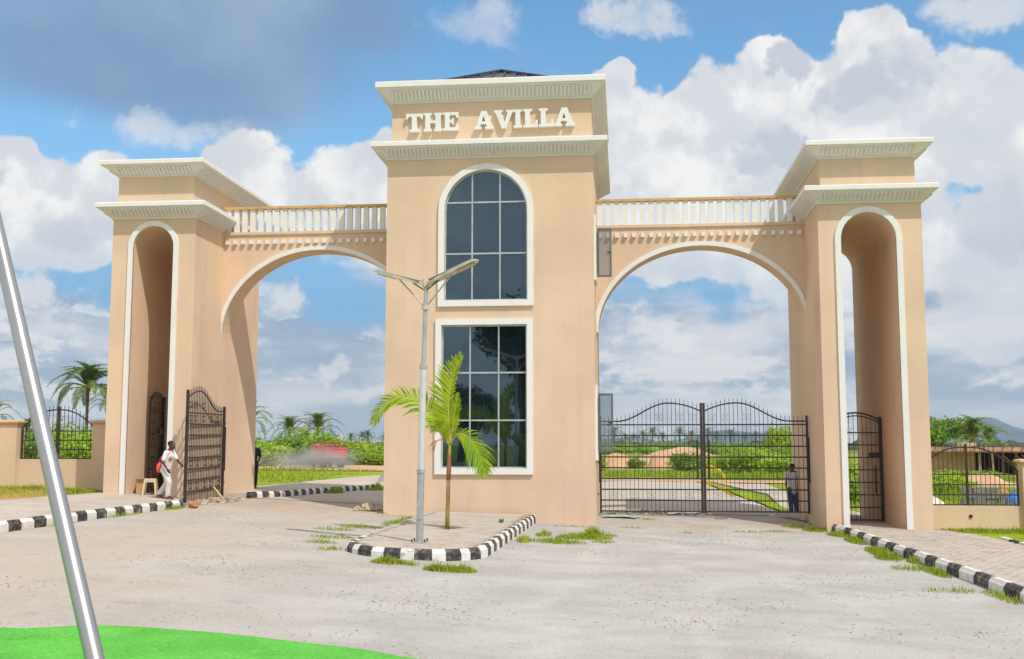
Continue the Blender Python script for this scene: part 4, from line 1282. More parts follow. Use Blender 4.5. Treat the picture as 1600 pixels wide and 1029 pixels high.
def young_palm():
    bx, by = -3.98, -5.74; z0 = ISL_Z(bx, by)-.04
    t = thing('young_palm', (bx, by, z0), 'young palm with reddish trunk and bright drooping fronds on the traffic island', 'palm')
    mb = MB()
    mb.tube([(bx, by, z0), (bx+.005, by, .7), (bx+.015, by, 1.1), (bx+.02, by, 1.5)], [.055, .048, .045, .047], 12); mb.build('trunk', M['young_trunk'], t, smooth=True)
    mb = MB()
    mb.tube([(bx+.02, by, 1.49), (bx+.03, by, 1.7), (bx+.035, by, 2.0), (bx+.045, by, 2.2), (bx+.05, by, 2.45)], [.051, .053, .043, .031, .018], 12); mb.build('crownshaft', M['young_trunk'], t, smooth=True)
    c = (bx+.05, by, 2.25); rng = random.Random(4)
    specs = [
        ('up', [c, (bx+.03, by-.05, 2.75), (bx+.02, by-.02, 3.3), (bx+.12, by, 3.85), (bx+.34, by-.05, 4.30)], 34, .62, (-.1, -1, .1), (1.0, .38), .18),
        ('left', [c, (bx-.28, by-.1, 2.88), (bx-.68, by-.05, 3.30), (bx-1.15, by+.05, 3.40), (bx-1.55, by+.1, 3.15), (bx-1.78, by+.12, 2.75)], 36, .52, (0, -.8, .6), (1, 1), .55),
        ('right', [c, (bx+.22, by-.12, 2.50), (bx+.48, by-.2, 2.45), (bx+.74, by-.28, 2.10), (bx+.90, by-.3, 1.62)], 30, .50, (.35, -.8, .45), (1, 1), .75),
        ('spear', [c, (bx+.10, by+.05, 2.7), (bx+.18, by+.06, 3.2), (bx+.22, by+.06, 3.45)], 16, .34, (0, -1, .2), (.6, .7), .1),
        ('back', [c, (bx-.10, by+.25, 2.7), (bx-.26, by+.5, 3.0), (bx-.42, by+.8, 2.95), (bx-.5, by+1.0, 2.6)], 22, .45, None, (1, 1), .6),
        ('short', [c, (bx-.12, by-.15, 2.55), (bx-.24, by-.3, 2.75), (bx-.33, by-.45, 2.72)], 14, .36, None, (1, 1), .5),
    ]
    for nm, pts, n, L, up, sides, dr in specs:
        ml, ms = MB(), MB()
        frond(ml, ms, pts, int(n*1.25), L*1.18, up, dr, .058, .026, sides, .62, .16, rng)
        s = ms.build('frond', M['palm_rachis'], t)
        ml.build('leaflets', M['palm_young'], s)
    ml, ms = MB(), MB()
    frond(ml, ms, [c, (bx-.10, by-.1, 2.38), (bx-.24, by-.2, 2.34), (bx-.30, by-.22, 2.1)], 9, .26, None, .9, .05, .014, (1, 1), .4, .3, rng)
    s = ms.build('withered_frond', M['dead_leaf'], t); ml.build('leaflets', M['dead_leaf'], s)
    # weeds round the foot
    ml = MB()
    for k in range(60):
        a = rng.uniform(0, 6.28); r = rng.uniform(.02, .2); x, y = bx+math.cos(a)*r, by+math.sin(a)*r
        l = rng.uniform(.04, .12); b = rng.uniform(0, 6.28); z = ISL_Z(x, y)-.03
        ml.add([(x-.006, y, z), (x+.006, y, z), (x+math.cos(b)*l*.6, y+math.sin(b)*l*.6, z+l)], [(0, 1, 2)])
    o = ml.build('weed_ring', M['grass']); tag(o, kind='stuff')
    o['label'] = 'ring of weeds at the foot of the young palm'
young_palm()

# palm fronds shared by all grown palms (unit: metres, base at the origin, along +x)
def frond_mesh(seed, L=2.6, arch=.8, drop=1.0, n=34, ll=.62, w=.05):
    rng = random.Random(seed); ml, ms = MB(), MB()
    frond(ml, ms, [(0, 0, 0), (L*.25, .02, L*.22*arch), (L*.55, .05, L*.30*arch), (L*.82, .05, L*.16*arch-drop*.25), (L*1.0, .03, -drop*.75)], n, ll, None, .55, w, .035, (1, 1), .5, .14, rng)
    b = len(ms.v); ms.add(ml.v, ml.f, 1)
    return ms
def tree_palm(loc, h, R, label, group, leaf='palm_leaf', nf=26, seed=0, lean=0., detail=True, n_leaf=30, tr=.16):
    rng = random.Random(seed)
    t = thing('oil_palm', loc, label, 'palm tree', group)
    mb = MB(); mb.tube([(0, 0, -.4), (lean*.2, 0, h*.4), (lean*.6, 0, h*.75), (lean, 0, h)], [tr*1.25, tr, tr*.95, tr*1.1], 9)
    tk = mb.build('trunk', M['trunk'], t, smooth=True, local=True)
    if detail:
        meshes = []
        for k in range(4):
            ms = frond_mesh(seed*10+k, R*(1+.06*k), (1.0, .8, .55, .9)[k], (.3, .6, 1.05, .8)[k]*R/2.6, n_leaf, R*.27, .055*R/2.6*1.3)
            meshes.append(ms.mesh('frond', [M['palm_rachis'] if leaf == 'palm_leaf' else M[leaf], M[leaf]]))
        for k in range(nf):
            u = k/nf; el = 78-100*u+rng.uniform(-8, 8)
            me = meshes[0 if u < .35 else (1 if u < .55 else (3 if u < .75 else 2))]
            link('frond', me, t, (lean, 0, h), (0, -rad(el), k*2.39996+rng.uniform(-.2, .2)), (1, 1, 1) if u > .15 else (.8, .8, .8))
    else:
        crown = MB()
        for k in range(nf):
            u = k/nf; el = rad(60-100*u+rng.uniform(-8, 8)); a = k*2.4
            ms = frond_mesh(seed*10+k, R, .8, .5+.8*u, 11, R*.26, .16)
            Rm = Matrix.Translation((lean, 0, h)) @ Euler((0, -el, a)).to_matrix().to_4x4()
            crown.add([Rm @ Vector(v) for v in ms.v], ms.f)
        crown.build('crown', M[leaf], t, local=True)
    return t
def gz(x, y): return zg(x, y)
def palm_at(x, y, zc, R, label, group=None, **kw):
    z = gz(x, y); return tree_palm((x, y, z), zc-z, R, label, group, **kw)
palm_at(-54.5, 75, 7.9, 3.3, 'tall oil palm with full drooping crown behind the left boundary wall', 'oil palms behind the left wall', nf=40, seed=1, n_leaf=52)
palm_at(-55.6, 82, 6.5, 2.3, 'oil palm half hidden behind the left edge of the left tower', 'oil palms behind the left wall', nf=26, seed=2)
palm_at(-61.6, 70, 4.9, 2.3, 'oil palm cut by the left picture edge above the wall pillar', 'oil palms behind the left wall', nf=24, seed=3)
palm_at(-87.0, 120, 4.2, 2.4, 'small distant palm just left of the steel pole above the wall', 'oil palms behind the left wall', nf=20, seed=4, leaf='palm_far')
palm_at(-42.6, 90, 4.9, 2.6, 'palm peeping out right of the left tower inside the left archway', 'palms behind the bushes', nf=26, seed=5)
palm_at(-36.4, 85, 3.6, 2.2, 'dark palm rising behind bright bushes at the left of the left archway', 'palms behind the bushes', nf=24, seed=6)
palm_at(-33.2, 85, 3.7, 2.6, 'broad palm rising behind the bushes above the red truck', 'palms behind the bushes', nf=26, seed=7)
far_l = [((-71.9, 250, 3.3), 'furthest left grey-green palm right of the red truck'), ((-68.8, 250, 3.7), 'second grey-green palm of the hazy row right of the truck'), ((-64.9, 240, 4.0), 'tallest grey-green palm of the hazy row right of the truck'), ((-62.6, 250, 3.4), 'last grey-green palm of the hazy row, beside the gatehouse')]
for k, ((x, y, z), lb) in enumerate(far_l):
    palm_at(x, y, z, 2.5, lb, 'hazy palms right of the truck', nf=20, seed=20+k, leaf='palm_far', detail=False)
palm_at(34.5, 50, 3.1, 2.3, 'palm crown cut by the right picture edge above the unfinished building', 'palms behind the unfinished building', nf=24, seed=9)
palm_at(31.0, 66, 2.3, 1.9, 'small palm behind the unfinished building under the mountain', 'palms behind the unfinished building', nf=22, seed=10)
palm_at(27.2, 58, 2.6, 2.3, 'spreading palm in front of the leafy tree behind the unfinished building', 'palms behind the unfinished building', nf=26, seed=11)
protos = [tree_palm((0, 0, 0), 5.3, 3.5, 'x', 'distant palms seen through the right gate', nf=22, seed=40+k, leaf='palm_far', detail=False, tr=.3) for k in range(3)]
fx = [-4.2, .5, 4.2, 8.4, 12.6, 17.0, 24.4, 29.4, 36.6, 40.5, 46.5, 52.5, 57.2, 62.5, 66.8, 70.5]
rng = random.Random(8)
for k, x in enumerate(fx):
    o = protos[k] if k < 3 else copy_tree(protos[k % 3])
    y = 430+rng.uniform(-45, 60); xx = x*(y+30)/480
    o.location = (xx, y, gz(xx, y)-1.0); s = rng.uniform(.95, 1.3); o.scale = (s, s, s); o.rotation_euler[2] = rng.uniform(0, 6.28)
    o['label'] = 'distant grey-green palm in the row seen through the bars of the right gate'

def leaf_cloud(lobes, n, size, seed, core=True, flat=.0):
    rng = random.Random(seed); mb = MB()
    tot = sum(l[3]*l[4]*l[5] for l in lobes)
    for (cx_, cy_, cz, rx, ry, rz) in lobes:
        m_ = int(n*rx*ry*rz/tot)+8
        if core: mb.ellipsoid((cx_, cy_, cz), (rx*.60, ry*.60, rz*.60), 8, 6)
        for k in range(m_):
            d = Vector((rng.gauss(0, 1), rng.gauss(0, 1), rng.gauss(0, 1))).normalized()
            bump = 1+.42*mnoise.noise(d*2.6+Vector((cx_, cy_, seed)))
            r = bump*(rng.uniform(.62, 1.04) if rng.random() < .86 else rng.uniform(1.0, 1.28))
            p = Vector((cx_+d.x*rx*r, cy_+d.y*ry*r, cz+d.z*rz*r))
            if p.z < -.1: continue
            nrm = (d+Vector((rng.gauss(0, .6), rng.gauss(0, .6), rng.gauss(0, .6)+.3))).normalized()
            a = nrm.orthogonal().normalized(); b = nrm.cross(a); th = rng.uniform(0, 6.28)
            u = a*math.cos(th)+b*math.sin(th); v = nrm.cross(u)
            s = size*rng.uniform(.6, 1.3)
            mb.add([p-u*s, p+v*s*.45, p+u*s, p-v*s*.45], [(0, 1, 2, 3)])
    return mb
def bush_mesh(seed, mat, n=1700, size=.13, tall=1.):
    rng = random.Random(seed); lobes = [(0, 0, .75*tall, 1.3, 1.1, .85*tall)]
    for k in range(6):
        a = rng.uniform(0, 6.28); lobes.append((math.cos(a)*rng.uniform(.5, 1.3), math.sin(a)*rng.uniform(.4, 1.0), rng.uniform(.4, 1.25)*tall, rng.uniform(.45, .85), rng.uniform(.45, .8), rng.uniform(.4, .7)*tall))
    return leaf_cloud(lobes, n, size, seed).mesh('bush', mat)
BM = {k: [bush_mesh(50+i, M[k], 2200, .11, .9+.15*i) for i in range(3)] for k in ('leaf_bright', 'leaf_mid', 'leaf_dark')}
def bush(x, y, s, kind, label, group, sz=None, seed=0):
    rng = random.Random(seed+int(x*10))
    o = link('bush', BM[kind][seed % 3], None, (x, y, gz(x, y)-.1), (0, 0, rng.uniform(0, 6.28)), (s, s, sz or s))
    tag(o, label, 'bush', group); return o
g1 = 'bushes beyond the left archway'
bush(-30.5, 58, 2.1, 'leaf_bright', 'tall bright bush at the left end of the belt beyond the left archway', g1, 1.52, 0)
bush(-35.0, 66, 2.2, 'leaf_bright', 'bright bush partly hidden behind the left tower jamb', g1, 1.76, 1)
bush(-27.6, 64, 2.0, 'leaf_mid', 'darker green bush left of the red truck', g1, 1.36, 2)
bush(-30.6, 74, 2.6, 'leaf_bright', 'rounded bright bush behind the red truck', g1, 1.84, 1)
bush(-26.2, 70, 2.2, 'leaf_mid', 'mid green bush just right behind the red truck', g1, 1.20, 0)
bush(-23.0, 66, 2.1, 'leaf_bright', 'wide bright bush right of the red truck', g1, 1.08, 2)
bush(-20.2, 63, 1.9, 'leaf_bright', 'low bright bush beside the left edge of the gatehouse', g1, 0.92, 1)
bush(-33.4, 61, 1.6, 'leaf_mid', 'low green bush at the foot of the tall bright bush', g1, 0.96, 2)
g2 = 'bushes behind the left boundary wall'
bush(-42.4, 47, 1.9, 'leaf_mid', 'dark leafy bush left of the middle post of the left fence panel', g2, 2.0, 0)
bush(-39.0, 44, 1.7, 'leaf_bright', 'bright bush right of the middle post of the left fence panel', g2, 1.7, 1)
bush(-36.5, 40, 1.6, 'leaf_bright', 'yellow-green bush at the right end of the left fence panel', g2, 1.35, 2)
bush(-45.8, 52, 2.0, 'leaf_bright', 'bright bush behind the steel pole over the left wall', g2, 1.9, 1)
bush(-33.6, 44, 1.6, 'leaf_mid', 'green bush mostly hidden behind the left tower', g2, 1.6, 0)
g3 = 'bushes beyond the right gate'
bush(4.4, 47, .85, 'leaf_mid', 'dense round bush behind the meeting stiles of the right gate', g3, 1.0, 0)
bush(.9, 54, .5, 'leaf_mid', 'small dark bush beside the earth mound behind the left gate leaf', g3, .55, 1)
bush(7.4, 40, 1.2, 'leaf_bright', 'bright bush behind the middle of the right gate leaf', g3, .85, 2)
bush(9.6, 42, 1.2, 'leaf_bright', 'bright bush right of centre behind the right gate leaf', g3, .85, 1)
bush(11.2, 39, 1.2, 'leaf_bright', 'bright bush behind the man in the pale shirt', g3, .85, 0)
bush(6.6, 60, 1.3, 'leaf_bright', 'wide bright scrub beyond the dense round bush', g3, .6, 1)
bush(12.5, 62, 2.2, 'leaf_mid', 'darker scrub behind the bright bushes of the right gate', g3, .9, 2)
bush(18.6, 100, 1.5, 'leaf_bright', 'slim bright young tree rising among the distant palms', g3, 2.9, 0)
bush(-1.8, 46, .6, 'leaf_bright', 'low bright bush beside the gatehouse wall behind the gate', g3, .6, 2)
bush(8.9, 13.5, .55, 'leaf_bright', 'small bright bush seen through the right pedestrian gate', g3, .95, 1)
bush(17.0, 32, 1.3, 'leaf_bright', 'bright scrub in front of the sandy wall of the unfinished building', 'scrub behind the right wall', .36, 0)
bush(19.6, 33, 1.2, 'leaf_bright', 'bright scrub before the timber props of the unfinished building', 'scrub behind the right wall', .3, 2)
bush(14.8, 22, .9, 'leaf_bright', 'low green scrub just behind the right boundary wall', 'scrub behind the right wall', .5, 1)
# leafy trees
def leafy_tree(loc, h, R, label, mat, seed, group=None, n=5000, size=.16):
    rng = random.Random(seed); t = thing('leafy_tree', loc, label, 'tree', group)
    mb = MB(); mb.tube([(0, 0, -.4), (.05, .02, h*.3), (-.05, .05, h*.62)], [R*.10, R*.08, R*.045], 9)
    tips = []
    for k in range(8):
        a = k*2.4+rng.uniform(-.3, .3); z0 = h*rng.uniform(.28, .55); e = Vector((math.cos(a)*R*.6, math.sin(a)*R*.6, h*rng.uniform(.6, .85)))
        mb.tube([(0, 0, z0), (e.x*.45, e.y*.45, (z0+e.z)/2+.1*h), tuple(e)], [R*.04, R*.026, R*.012], 6); tips.append(e)
    mb.build('trunk', M['bark'], t, smooth=True, local=True)
    lobes = [(0, 0, h*.80, R*.55, R*.55, h*.18)]
    for e in tips: lobes.append((e.x*rng.uniform(.9, 1.25), e.y*rng.uniform(.9, 1.25), e.z+rng.uniform(-.03, .06)*h, R*rng.uniform(.28, .42), R*rng.uniform(.28, .42), h*rng.uniform(.08, .14)))
    mb = leaf_cloud(lobes, n, size, seed, core=False); mb.build('crown', M[mat], t, local=True)
    return t
leafy_tree((26.6, 66, gz(26.6, 66)-.8), 5.0, 3.6, 'broad leafy green tree behind the unfinished building beside the right tower', 'leaf_mid', 3)
leafy_tree((23.5, 72, gz(23.5, 72)-.8), 3.9, 2.4, 'smaller leafy tree touching the right edge of the right tower', 'leaf_mid', 4)
# trees standing across the road behind the photographer: the windows mirror them
gt = 'trees mirrored in the gatehouse windows'
leafy_tree((-8.6, -62, .3), 14.5, 4.6, 'dark spreading tree mirrored in the right panes of the lower window', 'leaf_dark', 6, gt, 4200, .30)
leafy_tree((-16.4, -78, .3), 7.8, 4.0, 'dark tree mirrored low in the middle panes of the lower window', 'leaf_dark', 7, gt, 4200, .30)
leafy_tree((-6.0, -70, .3), 9.5, 4.5, 'dark tree mirrored at the right edge of the lower window', 'leaf_dark', 8, gt, 4200, .30)
leafy_tree((-13.6, -66, .3), 6.4, 4.2, 'low dark tree mirrored at the foot of the lower window', 'leaf_dark', 9, gt, 4200, .30)

# far wood that closes the plain
def far_wood():
    rng = random.Random(12); mb = MB()
    for k in range(420):
        y = rng.uniform(300, 640); x = rng.uniform(-.62, .62)*(y+30)
        h = rng.uniform(1.4, 3.2)*(y/420); w = rng.uniform(3, 7)
        for q in range(3):
            cx_, cz = x+rng.uniform(-w, w), gz(x, y)+h*rng.uniform(.25, .6)-.8
            mb.ellipsoid((cx_, y+rng.uniform(-4, 4), cz), (w*rng.uniform(.5, .9), 3, h*rng.uniform(.4, .6)), 9, 6,
                         fn=lambda d, s=k*3+q: 1+.35*mnoise.noise(d*2.6+Vector((s, 0, 0)))+.2*mnoise.noise(d*6+Vector((0, s, 0))))
    tag(mb.build('distant_wood', M['leaf_dark'], smooth=False), 'distant belt of low woodland along the horizon', kind='stuff')
far_wood()
def near_scrub():
    rng = random.Random(15); lobes = []
    for k in range(150):
        y = rng.uniform(150, 300); x = rng.uniform(-.05, .17)*(y+30) if k < 90 else rng.uniform(-.5, -.28)*(y+30)
        lobes.append((x, y, gz(x, y)+rng.uniform(.2, .9), rng.uniform(1.5, 4.5), 2.0, rng.uniform(.8, 1.9)))
    tag(leaf_cloud(lobes, 14000, .35, 15).build('distant_scrub', M['leaf_mid']), 'low distant scrub beyond the field', kind='stuff')
near_scrub()
def hill(name, x0, x1, y, prof, depth, label, seed):
    n = 60; mb = MB(); rows = 9
    for j in range(rows+1):
        v = j/rows; k = math.sin(math.pi*min(1, v*.5+.0)) if v <= 1 else 0
        for i in range(n+1):
            u = i/n; x = x0+(x1-x0)*u
            for a, b in zip(prof, prof[1:]):
                if a[0] <= u <= b[0]:
                    t = (u-a[0])/(b[0]-a[0]); hh = a[1]+(b[1]-a[1])*t; break
            yy = y+depth*v
            hz = hh*k+.06*hh*mnoise.noise(Vector((x*.02, yy*.02, seed)))*3*k+.4*hh*mnoise.noise(Vector((x*.006, yy*.006, seed+5)))*k
            mb.v.append((x, yy, max(hz, 0)-2))
    for j in range(rows):
        for i in range(n):
            a = j*(n+1)+i; mb.f.append((a, a+1, a+n+2, a+n+1)); mb.m.append(0)
    o = mb.build(name, M['hill'], smooth=False); tag(o, label, kind='structure')
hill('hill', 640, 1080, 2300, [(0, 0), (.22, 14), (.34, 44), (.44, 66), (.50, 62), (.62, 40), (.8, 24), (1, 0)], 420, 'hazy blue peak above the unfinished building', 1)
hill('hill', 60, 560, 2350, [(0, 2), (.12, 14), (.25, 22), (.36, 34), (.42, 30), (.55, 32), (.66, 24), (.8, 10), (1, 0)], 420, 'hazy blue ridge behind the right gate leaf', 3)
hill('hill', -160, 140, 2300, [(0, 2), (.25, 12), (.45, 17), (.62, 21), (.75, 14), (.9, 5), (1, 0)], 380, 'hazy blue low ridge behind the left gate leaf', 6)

# ------------------------------------------------------------------ people
def capsule(mb, a, b, ra, rb, n=12):
    a = Vector(a); b = Vector(b); d = (b-a); L = d.length; d.normalize()
    pts = []; rs = []
    for k in range(5):
        t = math.pi/2*(1-k/4); pts.append(a-d*ra*math.sin(t)); rs.append(max(.0008, ra*math.cos(t)))
    for k in range(5):
        t = math.pi/2*k/4; pts.append(b+d*rb*math.sin(t)); rs.append(max(.0008, rb*math.cos(t)))
    mb.tube(pts, rs, n)
def remesh(mb, name, mat, parent, voxel, smooth_it=4):
    me = mb.mesh(name+'_src', mat)
    o = bpy.data.objects.new(name, me); COL.objects.link(o)
    r = o.modifiers.new('r', 'REMESH'); r.mode = 'VOXEL'; r.voxel_size = voxel; r.use_smooth_shade = True
    s = o.modifiers.new('s', 'SMOOTH'); s.factor = .5; s.iterations = smooth_it
    dg = bpy.context.evaluated_depsgraph_get()
    m2 = bpy.data.meshes.new_from_object(o.evaluated_get(dg))
    m2.name = name
    bpy.data.objects.remove(o); bpy.data.meshes.remove(me)
    m2.materials.clear(); m2.materials.append(mat)
    m2.polygons.foreach_set('use_smooth', [True]*len(m2.polygons)); m2.polygons.foreach_set('material_index', [0]*len(m2.polygons))
    return link(name, m2, parent)
def hand(mb, wrist, elbow, palm_n, sc=1., curl=.5, thumb=1):
    w = Vector(wrist); d = (w-Vector(elbow)).normalized(); pn = Vector(palm_n); pn = (pn-d*pn.dot(d)).normalized(); s = d.cross(pn)
    pal = w+d*.075*sc
    for k in (-1, -.33, .33, 1):
        capsule(mb, w+s*k*.016*sc, pal+s*k*.028*sc, .016*sc, .014*sc, 8)
    for k, l in ((-1, .062), (-.33, .078), (.33, .074), (1, .060)):
        p = pal+s*k*.028*sc; q = p+(d*(1-.35*curl)+pn*.5*curl).normalized()*l*.5*sc; e = q+(d*(1-.75*curl)+pn*curl).normalized()*l*.5*sc
        capsule(mb, p, q, .0105*sc, .0098*sc, 7); capsule(mb, q, e, .0098*sc, .0085*sc, 7)
    b = w+d*.025*sc+s*thumb*.024*sc; q = b+(d*.75+s*thumb*.6+pn*.25).normalized()*.04*sc; e = q+(d*.9+s*thumb*.15+pn*.35).normalized()*.032*sc
    capsule(mb, b, q, .014*sc, .0115*sc, 7); capsule(mb, q, e, .0115*sc, .0095*sc, 7)
def head(mb, c, fwd, tilt=0, s=1.):
    """skull, jaw, nose, brow, ears as closed lumps that the remesh fuses with the body"""
    c = Vector(c); f = Vector(fwd).normalized(); u = Vector((0, 0, 1)); u = (u-f*u.dot(f)).normalized(); r = f.cross(u)
    P_ = lambda a, b, h: c+f*a*s+r*b*s+u*h*s
    def ell(p, ra, rb, rh):
        vs = MB(); vs.ellipsoid((0, 0, 0), (1, 1, 1), 16, 12)
        mb.add([p+f*v[0]*ra*s+r*v[1]*rb*s+u*v[2]*rh*s for v in vs.v], vs.f)
    ell(P_(-.012, 0, .03), .098, .076, .092)
    ell(P_(.025, 0, -.045), .066, .058, .075)
    ell(P_(.045, 0, -.085), .038, .036, .028)
    capsule(mb, P_(.085, 0, .012), P_(.104, 0, -.030), .010*s, .017*s, 8)
    capsule(mb, P_(.080, -.035, .025), P_(.080, .035, .025), .014*s, .014*s, 8)
    capsule(mb, P_(.082, -.020, -.062), P_(.082, .020, -.062), .011*s, .011*s, 8)
    for k in (-1, 1): ell(P_(-.010, k*.076, -.012), .024, .012, .032)
    return P_
def person(loc, rz, label, J, mats, fwd=(1, 0, 0), bag=False, hscale=1.):
    t = thing('person', loc, label, 'person', None, rz)
    b = MB()
    capsule(b, J['pelvis'], J['chest'], .105, .125); capsule(b, J['chest'], J['neck'], .10, .058)
    hd = Vector(J['head']); capsule(b, J['neck'], hd-Vector((0.01, 0, .05)), .055, .052)
    P_ = head(b, hd, fwd)
    for s in ('l', 'r'):
        capsule(b, J['neck'], J['sh_'+s], .055, .052)
        capsule(b, J['sh_'+s], J['el_'+s], .050, .038); capsule(b, J['el_'+s], J['wr_'+s], .037, .026)
        hand(b, J['wr_'+s], J['el_'+s], (0, 1 if s == 'r' else -1, 0), 1., .55, 1 if s == 'r' else -1)
        capsule(b, J['pelvis'], J['hip_'+s], .10, .092)
        capsule(b, J['hip_'+s], J['kn_'+s], .088, .056); capsule(b, J['kn_'+s], J['an_'+s], .058, .036)
        capsule(b, J['an_'+s], J['toe_'+s], .038, .026)
    remesh(b, 'body', M['skin'], t, .0085, 3)
    h = MB()
    v0 = MB(); v0.ellipsoid((0, 0, 0), (1, 1, 1), 18, 12)
    c0 = P_(-.022, 0, .052); f = Vector(fwd).normalized()
    side = Vector((f.y, -f.x, 0))
    h.add([c0+f*v[0]*.094+side*v[1]*.080+Vector((0, 0, v[2]*.078)) for v in v0.v], v0.f)
    h.build('hair', M['hair'], t, smooth=True, local=True)
    for k in (-1, 1):
        e = MB(); e.ellipsoid(P_(.084, k*.031, .004), (.008, .011, .007), 8, 6); e.build('eye', M['paperwhite'], t, smooth=True, local=True)
    s_ = MB()
    capsule(s_, Vector(J['pelvis'])-Vector((0, 0, .06)), J['chest'], .140, .155); capsule(s_, J['chest'], Vector(J['neck'])-Vector((0, 0, .05)), .140, .078)
    for s in ('l', 'r'):
        capsule(s_, Vector(J['neck'])-Vector((0, 0, .06)), J['sh_'+s], .07, .072)
        sh, el = Vector(J['sh_'+s]), Vector(J['el_'+s])
        capsule(s_, sh, sh.lerp(el, .72 if not mats.get('long') else 1.), .073, .064)
        if mats.get('long'): capsule(s_, el, el.lerp(Vector(J['wr_'+s]), .9), .055, .042)
    shirt = remesh(s_, 'shirt', mats['shirt'], t, .012, 5)
    p_ = MB()
    for s in ('l', 'r'):
        capsule(p_, J['pelvis'], J['hip_'+s], .125, .112)
        capsule(p_, J['hip_'+s], J['kn_'+s], .110, .084); capsule(p_, J['kn_'+s], Vector(J['kn_'+s]).lerp(Vector(J['an_'+s]), .93), .084, .068)
    remesh(p_, 'trousers', mats['trousers'], t, .012, 5)
    for s in ('l', 'r'):
        q = MB(); an, to = Vector(J['an_'+s]), Vector(J['toe_'+s]); d = (to-an); d.z = 0; d.normalize()
        heel = an-d*.05; heel.z = to.z if abs(an.z-to.z) < .08 else an.z-.06
        capsule(q, heel-Vector((0, 0, .012)), to+d*.02-Vector((0, 0, .012)), .034, .032); q.build('shoe', mats['shoe'], t, smooth=True, local=True)
    return t, P_
# walking man, profile towards +x, right foot ahead
J1 = dict(pelvis=(0, 0, .83), chest=(.07, 0, 1.16), neck=(.10, 0, 1.34), head=(.155, 0, 1.485),
          sh_r=(.10, -.175, 1.275), el_r=(.05, -.245, 1.02), wr_r=(.17, -.22, .83), sh_l=(.10, .175, 1.275), el_l=(.23, .20, 1.06), wr_l=(.42, .10, .94),
          hip_r=(0, -.085, .80), kn_r=(.17, -.09, .46), an_r=(.13, -.09, .085), toe_r=(.29, -.09, .035),
          hip_l=(0, .085, .80), kn_l=(.0, .085, .43), an_l=(-.24, .085, .14), toe_l=(-.13, .085, .035))
wz = zg(-12.75, -.85)+.155
man, P_ = person((-12.75, -.85, wz), rad(-8), 'man in white t-shirt and white trousers walking past the left gate tower', J1, dict(shirt=M['tee'], trousers=M['trousers_white'], shoe=M['sandal']))
mb = MB(); mb.ellipsoid((.185, -.075, 1.12), (.05, .075, .06), 10, 8, fn=lambda d: 1+.3*mnoise.noise(d*3)); mb.build('shirt_print', M['print'], man, smooth=True, local=True)
mb = MB(); mb.tube([(.155, -.06, 1.33), (.20, -.07, 1.20), (.21, -.02, 1.12), (.20, .05, 1.2), (.155, .05, 1.33)], .006, 6); mb.build('lanyard', M['bag'], man, local=True)
bagt = thing('shoulder_bag', (-12.97, -.80, wz+.86), 'small red bag hanging behind the hip of the walking man', 'bag')
mb = MB(); mb.ellipsoid((0, 0, 0), (.075, .10, .15), 12, 8, fn=lambda d: 1+.12*mnoise.noise(d*2)); mb.build('pouch', M['bag'], bagt, smooth=True, local=True)
mb = MB(); mb.tube([(0, -.06, .12), (.10, -.10, .30), (.22, -.02, .46), (.12, .08, .34), (0, .06, .12)], .010, 6); mb.build('strap', M['bag'], bagt, local=True)
J2 = dict(pelvis=(0, 0, .86), chest=(.02, 0, 1.2), neck=(.03, 0, 1.38), head=(.07, 0, 1.52),
          sh_r=(.02, -.18, 1.32), el_r=(-.03, -.22, 1.05), wr_r=(.10, -.19, .86), sh_l=(.02, .18, 1.32), el_l=(-.02, .23, 1.05), wr_l=(.12, .18, .90),
          hip_r=(0, -.085, .83), kn_r=(.05, -.09, .46), an_r=(-.03, -.09, .085), toe_r=(.13, -.10, .035),
          hip_l=(0, .085, .83), kn_l=(.02, .09, .46), an_l=(-.05, .09, .085), toe_l=(.11, .11, .035))
person((5.26, 4.75, zg(5.26, 4.75)+.06), rad(100), 'man in pale shirt and blue jeans standing behind the right gate', J2, dict(shirt=M['lilac'], trousers=M['jeans'], shoe=M['sandal']))
person((-12.86, 6.6, zg(-12.86, 6.6)+.155), rad(-70), 'man in dark navy clothes half hidden behind the left tower', J2, dict(shirt=M['navy'], trousers=M['navy_dark'], shoe=M['iron']))

# ------------------------------------------------------------------ stool and small things by the left tower
def stool():
    x, y = -13.70, .30; z = zg(x, y)+.158
    t = thing('plastic_stool', (x, y, z), 'cream plastic stool standing in the left tower passage beside the walking man', 'stool', None, rad(15))
    mb = MB(); w = .155
    mb.add([(-w, -w, .44), (w, -w, .44), (w, w, .44), (-w, w, .44), (-w*.93, -w*.93, .47), (w*.93, -w*.93, .47), (w*.93, w*.93, .47), (-w*.93, w*.93, .47)],
           [(3,2,1,0),(4,5,6,7),(0,1,5,4),(1,2,6,5),(2,3,7,6),(3,0,4,7)]); bevel(mb.build('seat', M['plastic'], t, local=True), .012, 2)
    mb = MB(); mb.box(-w, w, -w, -w+.012, .37, .44); mb.box(-w, w, w-.012, w, .37, .44); mb.box(-w, -w+.012, -w+.012, w-.012, .37, .44); mb.box(w-.012, w, -w+.012, w-.012, .37, .44); mb.build('apron', M['plastic'], t, local=True)
    for sx in (-1, 1):
        for sy in (-1, 1):
            mb = MB(); mb.bar((sx*.135, sy*.135, .44), (sx*.185, sy*.185, 0), .05, .05); mb.build('leg', M['plastic'], t, local=True)
stool()
x, y = -14.10, .55; z = zg(x, y)+.156
bx_ = thing('cardboard_box', (x, y, z), 'small brown cardboard box behind the cream stool', 'box', None, rad(20))
mb = MB(); mb.box(-.13, .13, -.10, .10, 0, .38); bevel(mb.build('carton', M['card'], bx_, local=True), .006)
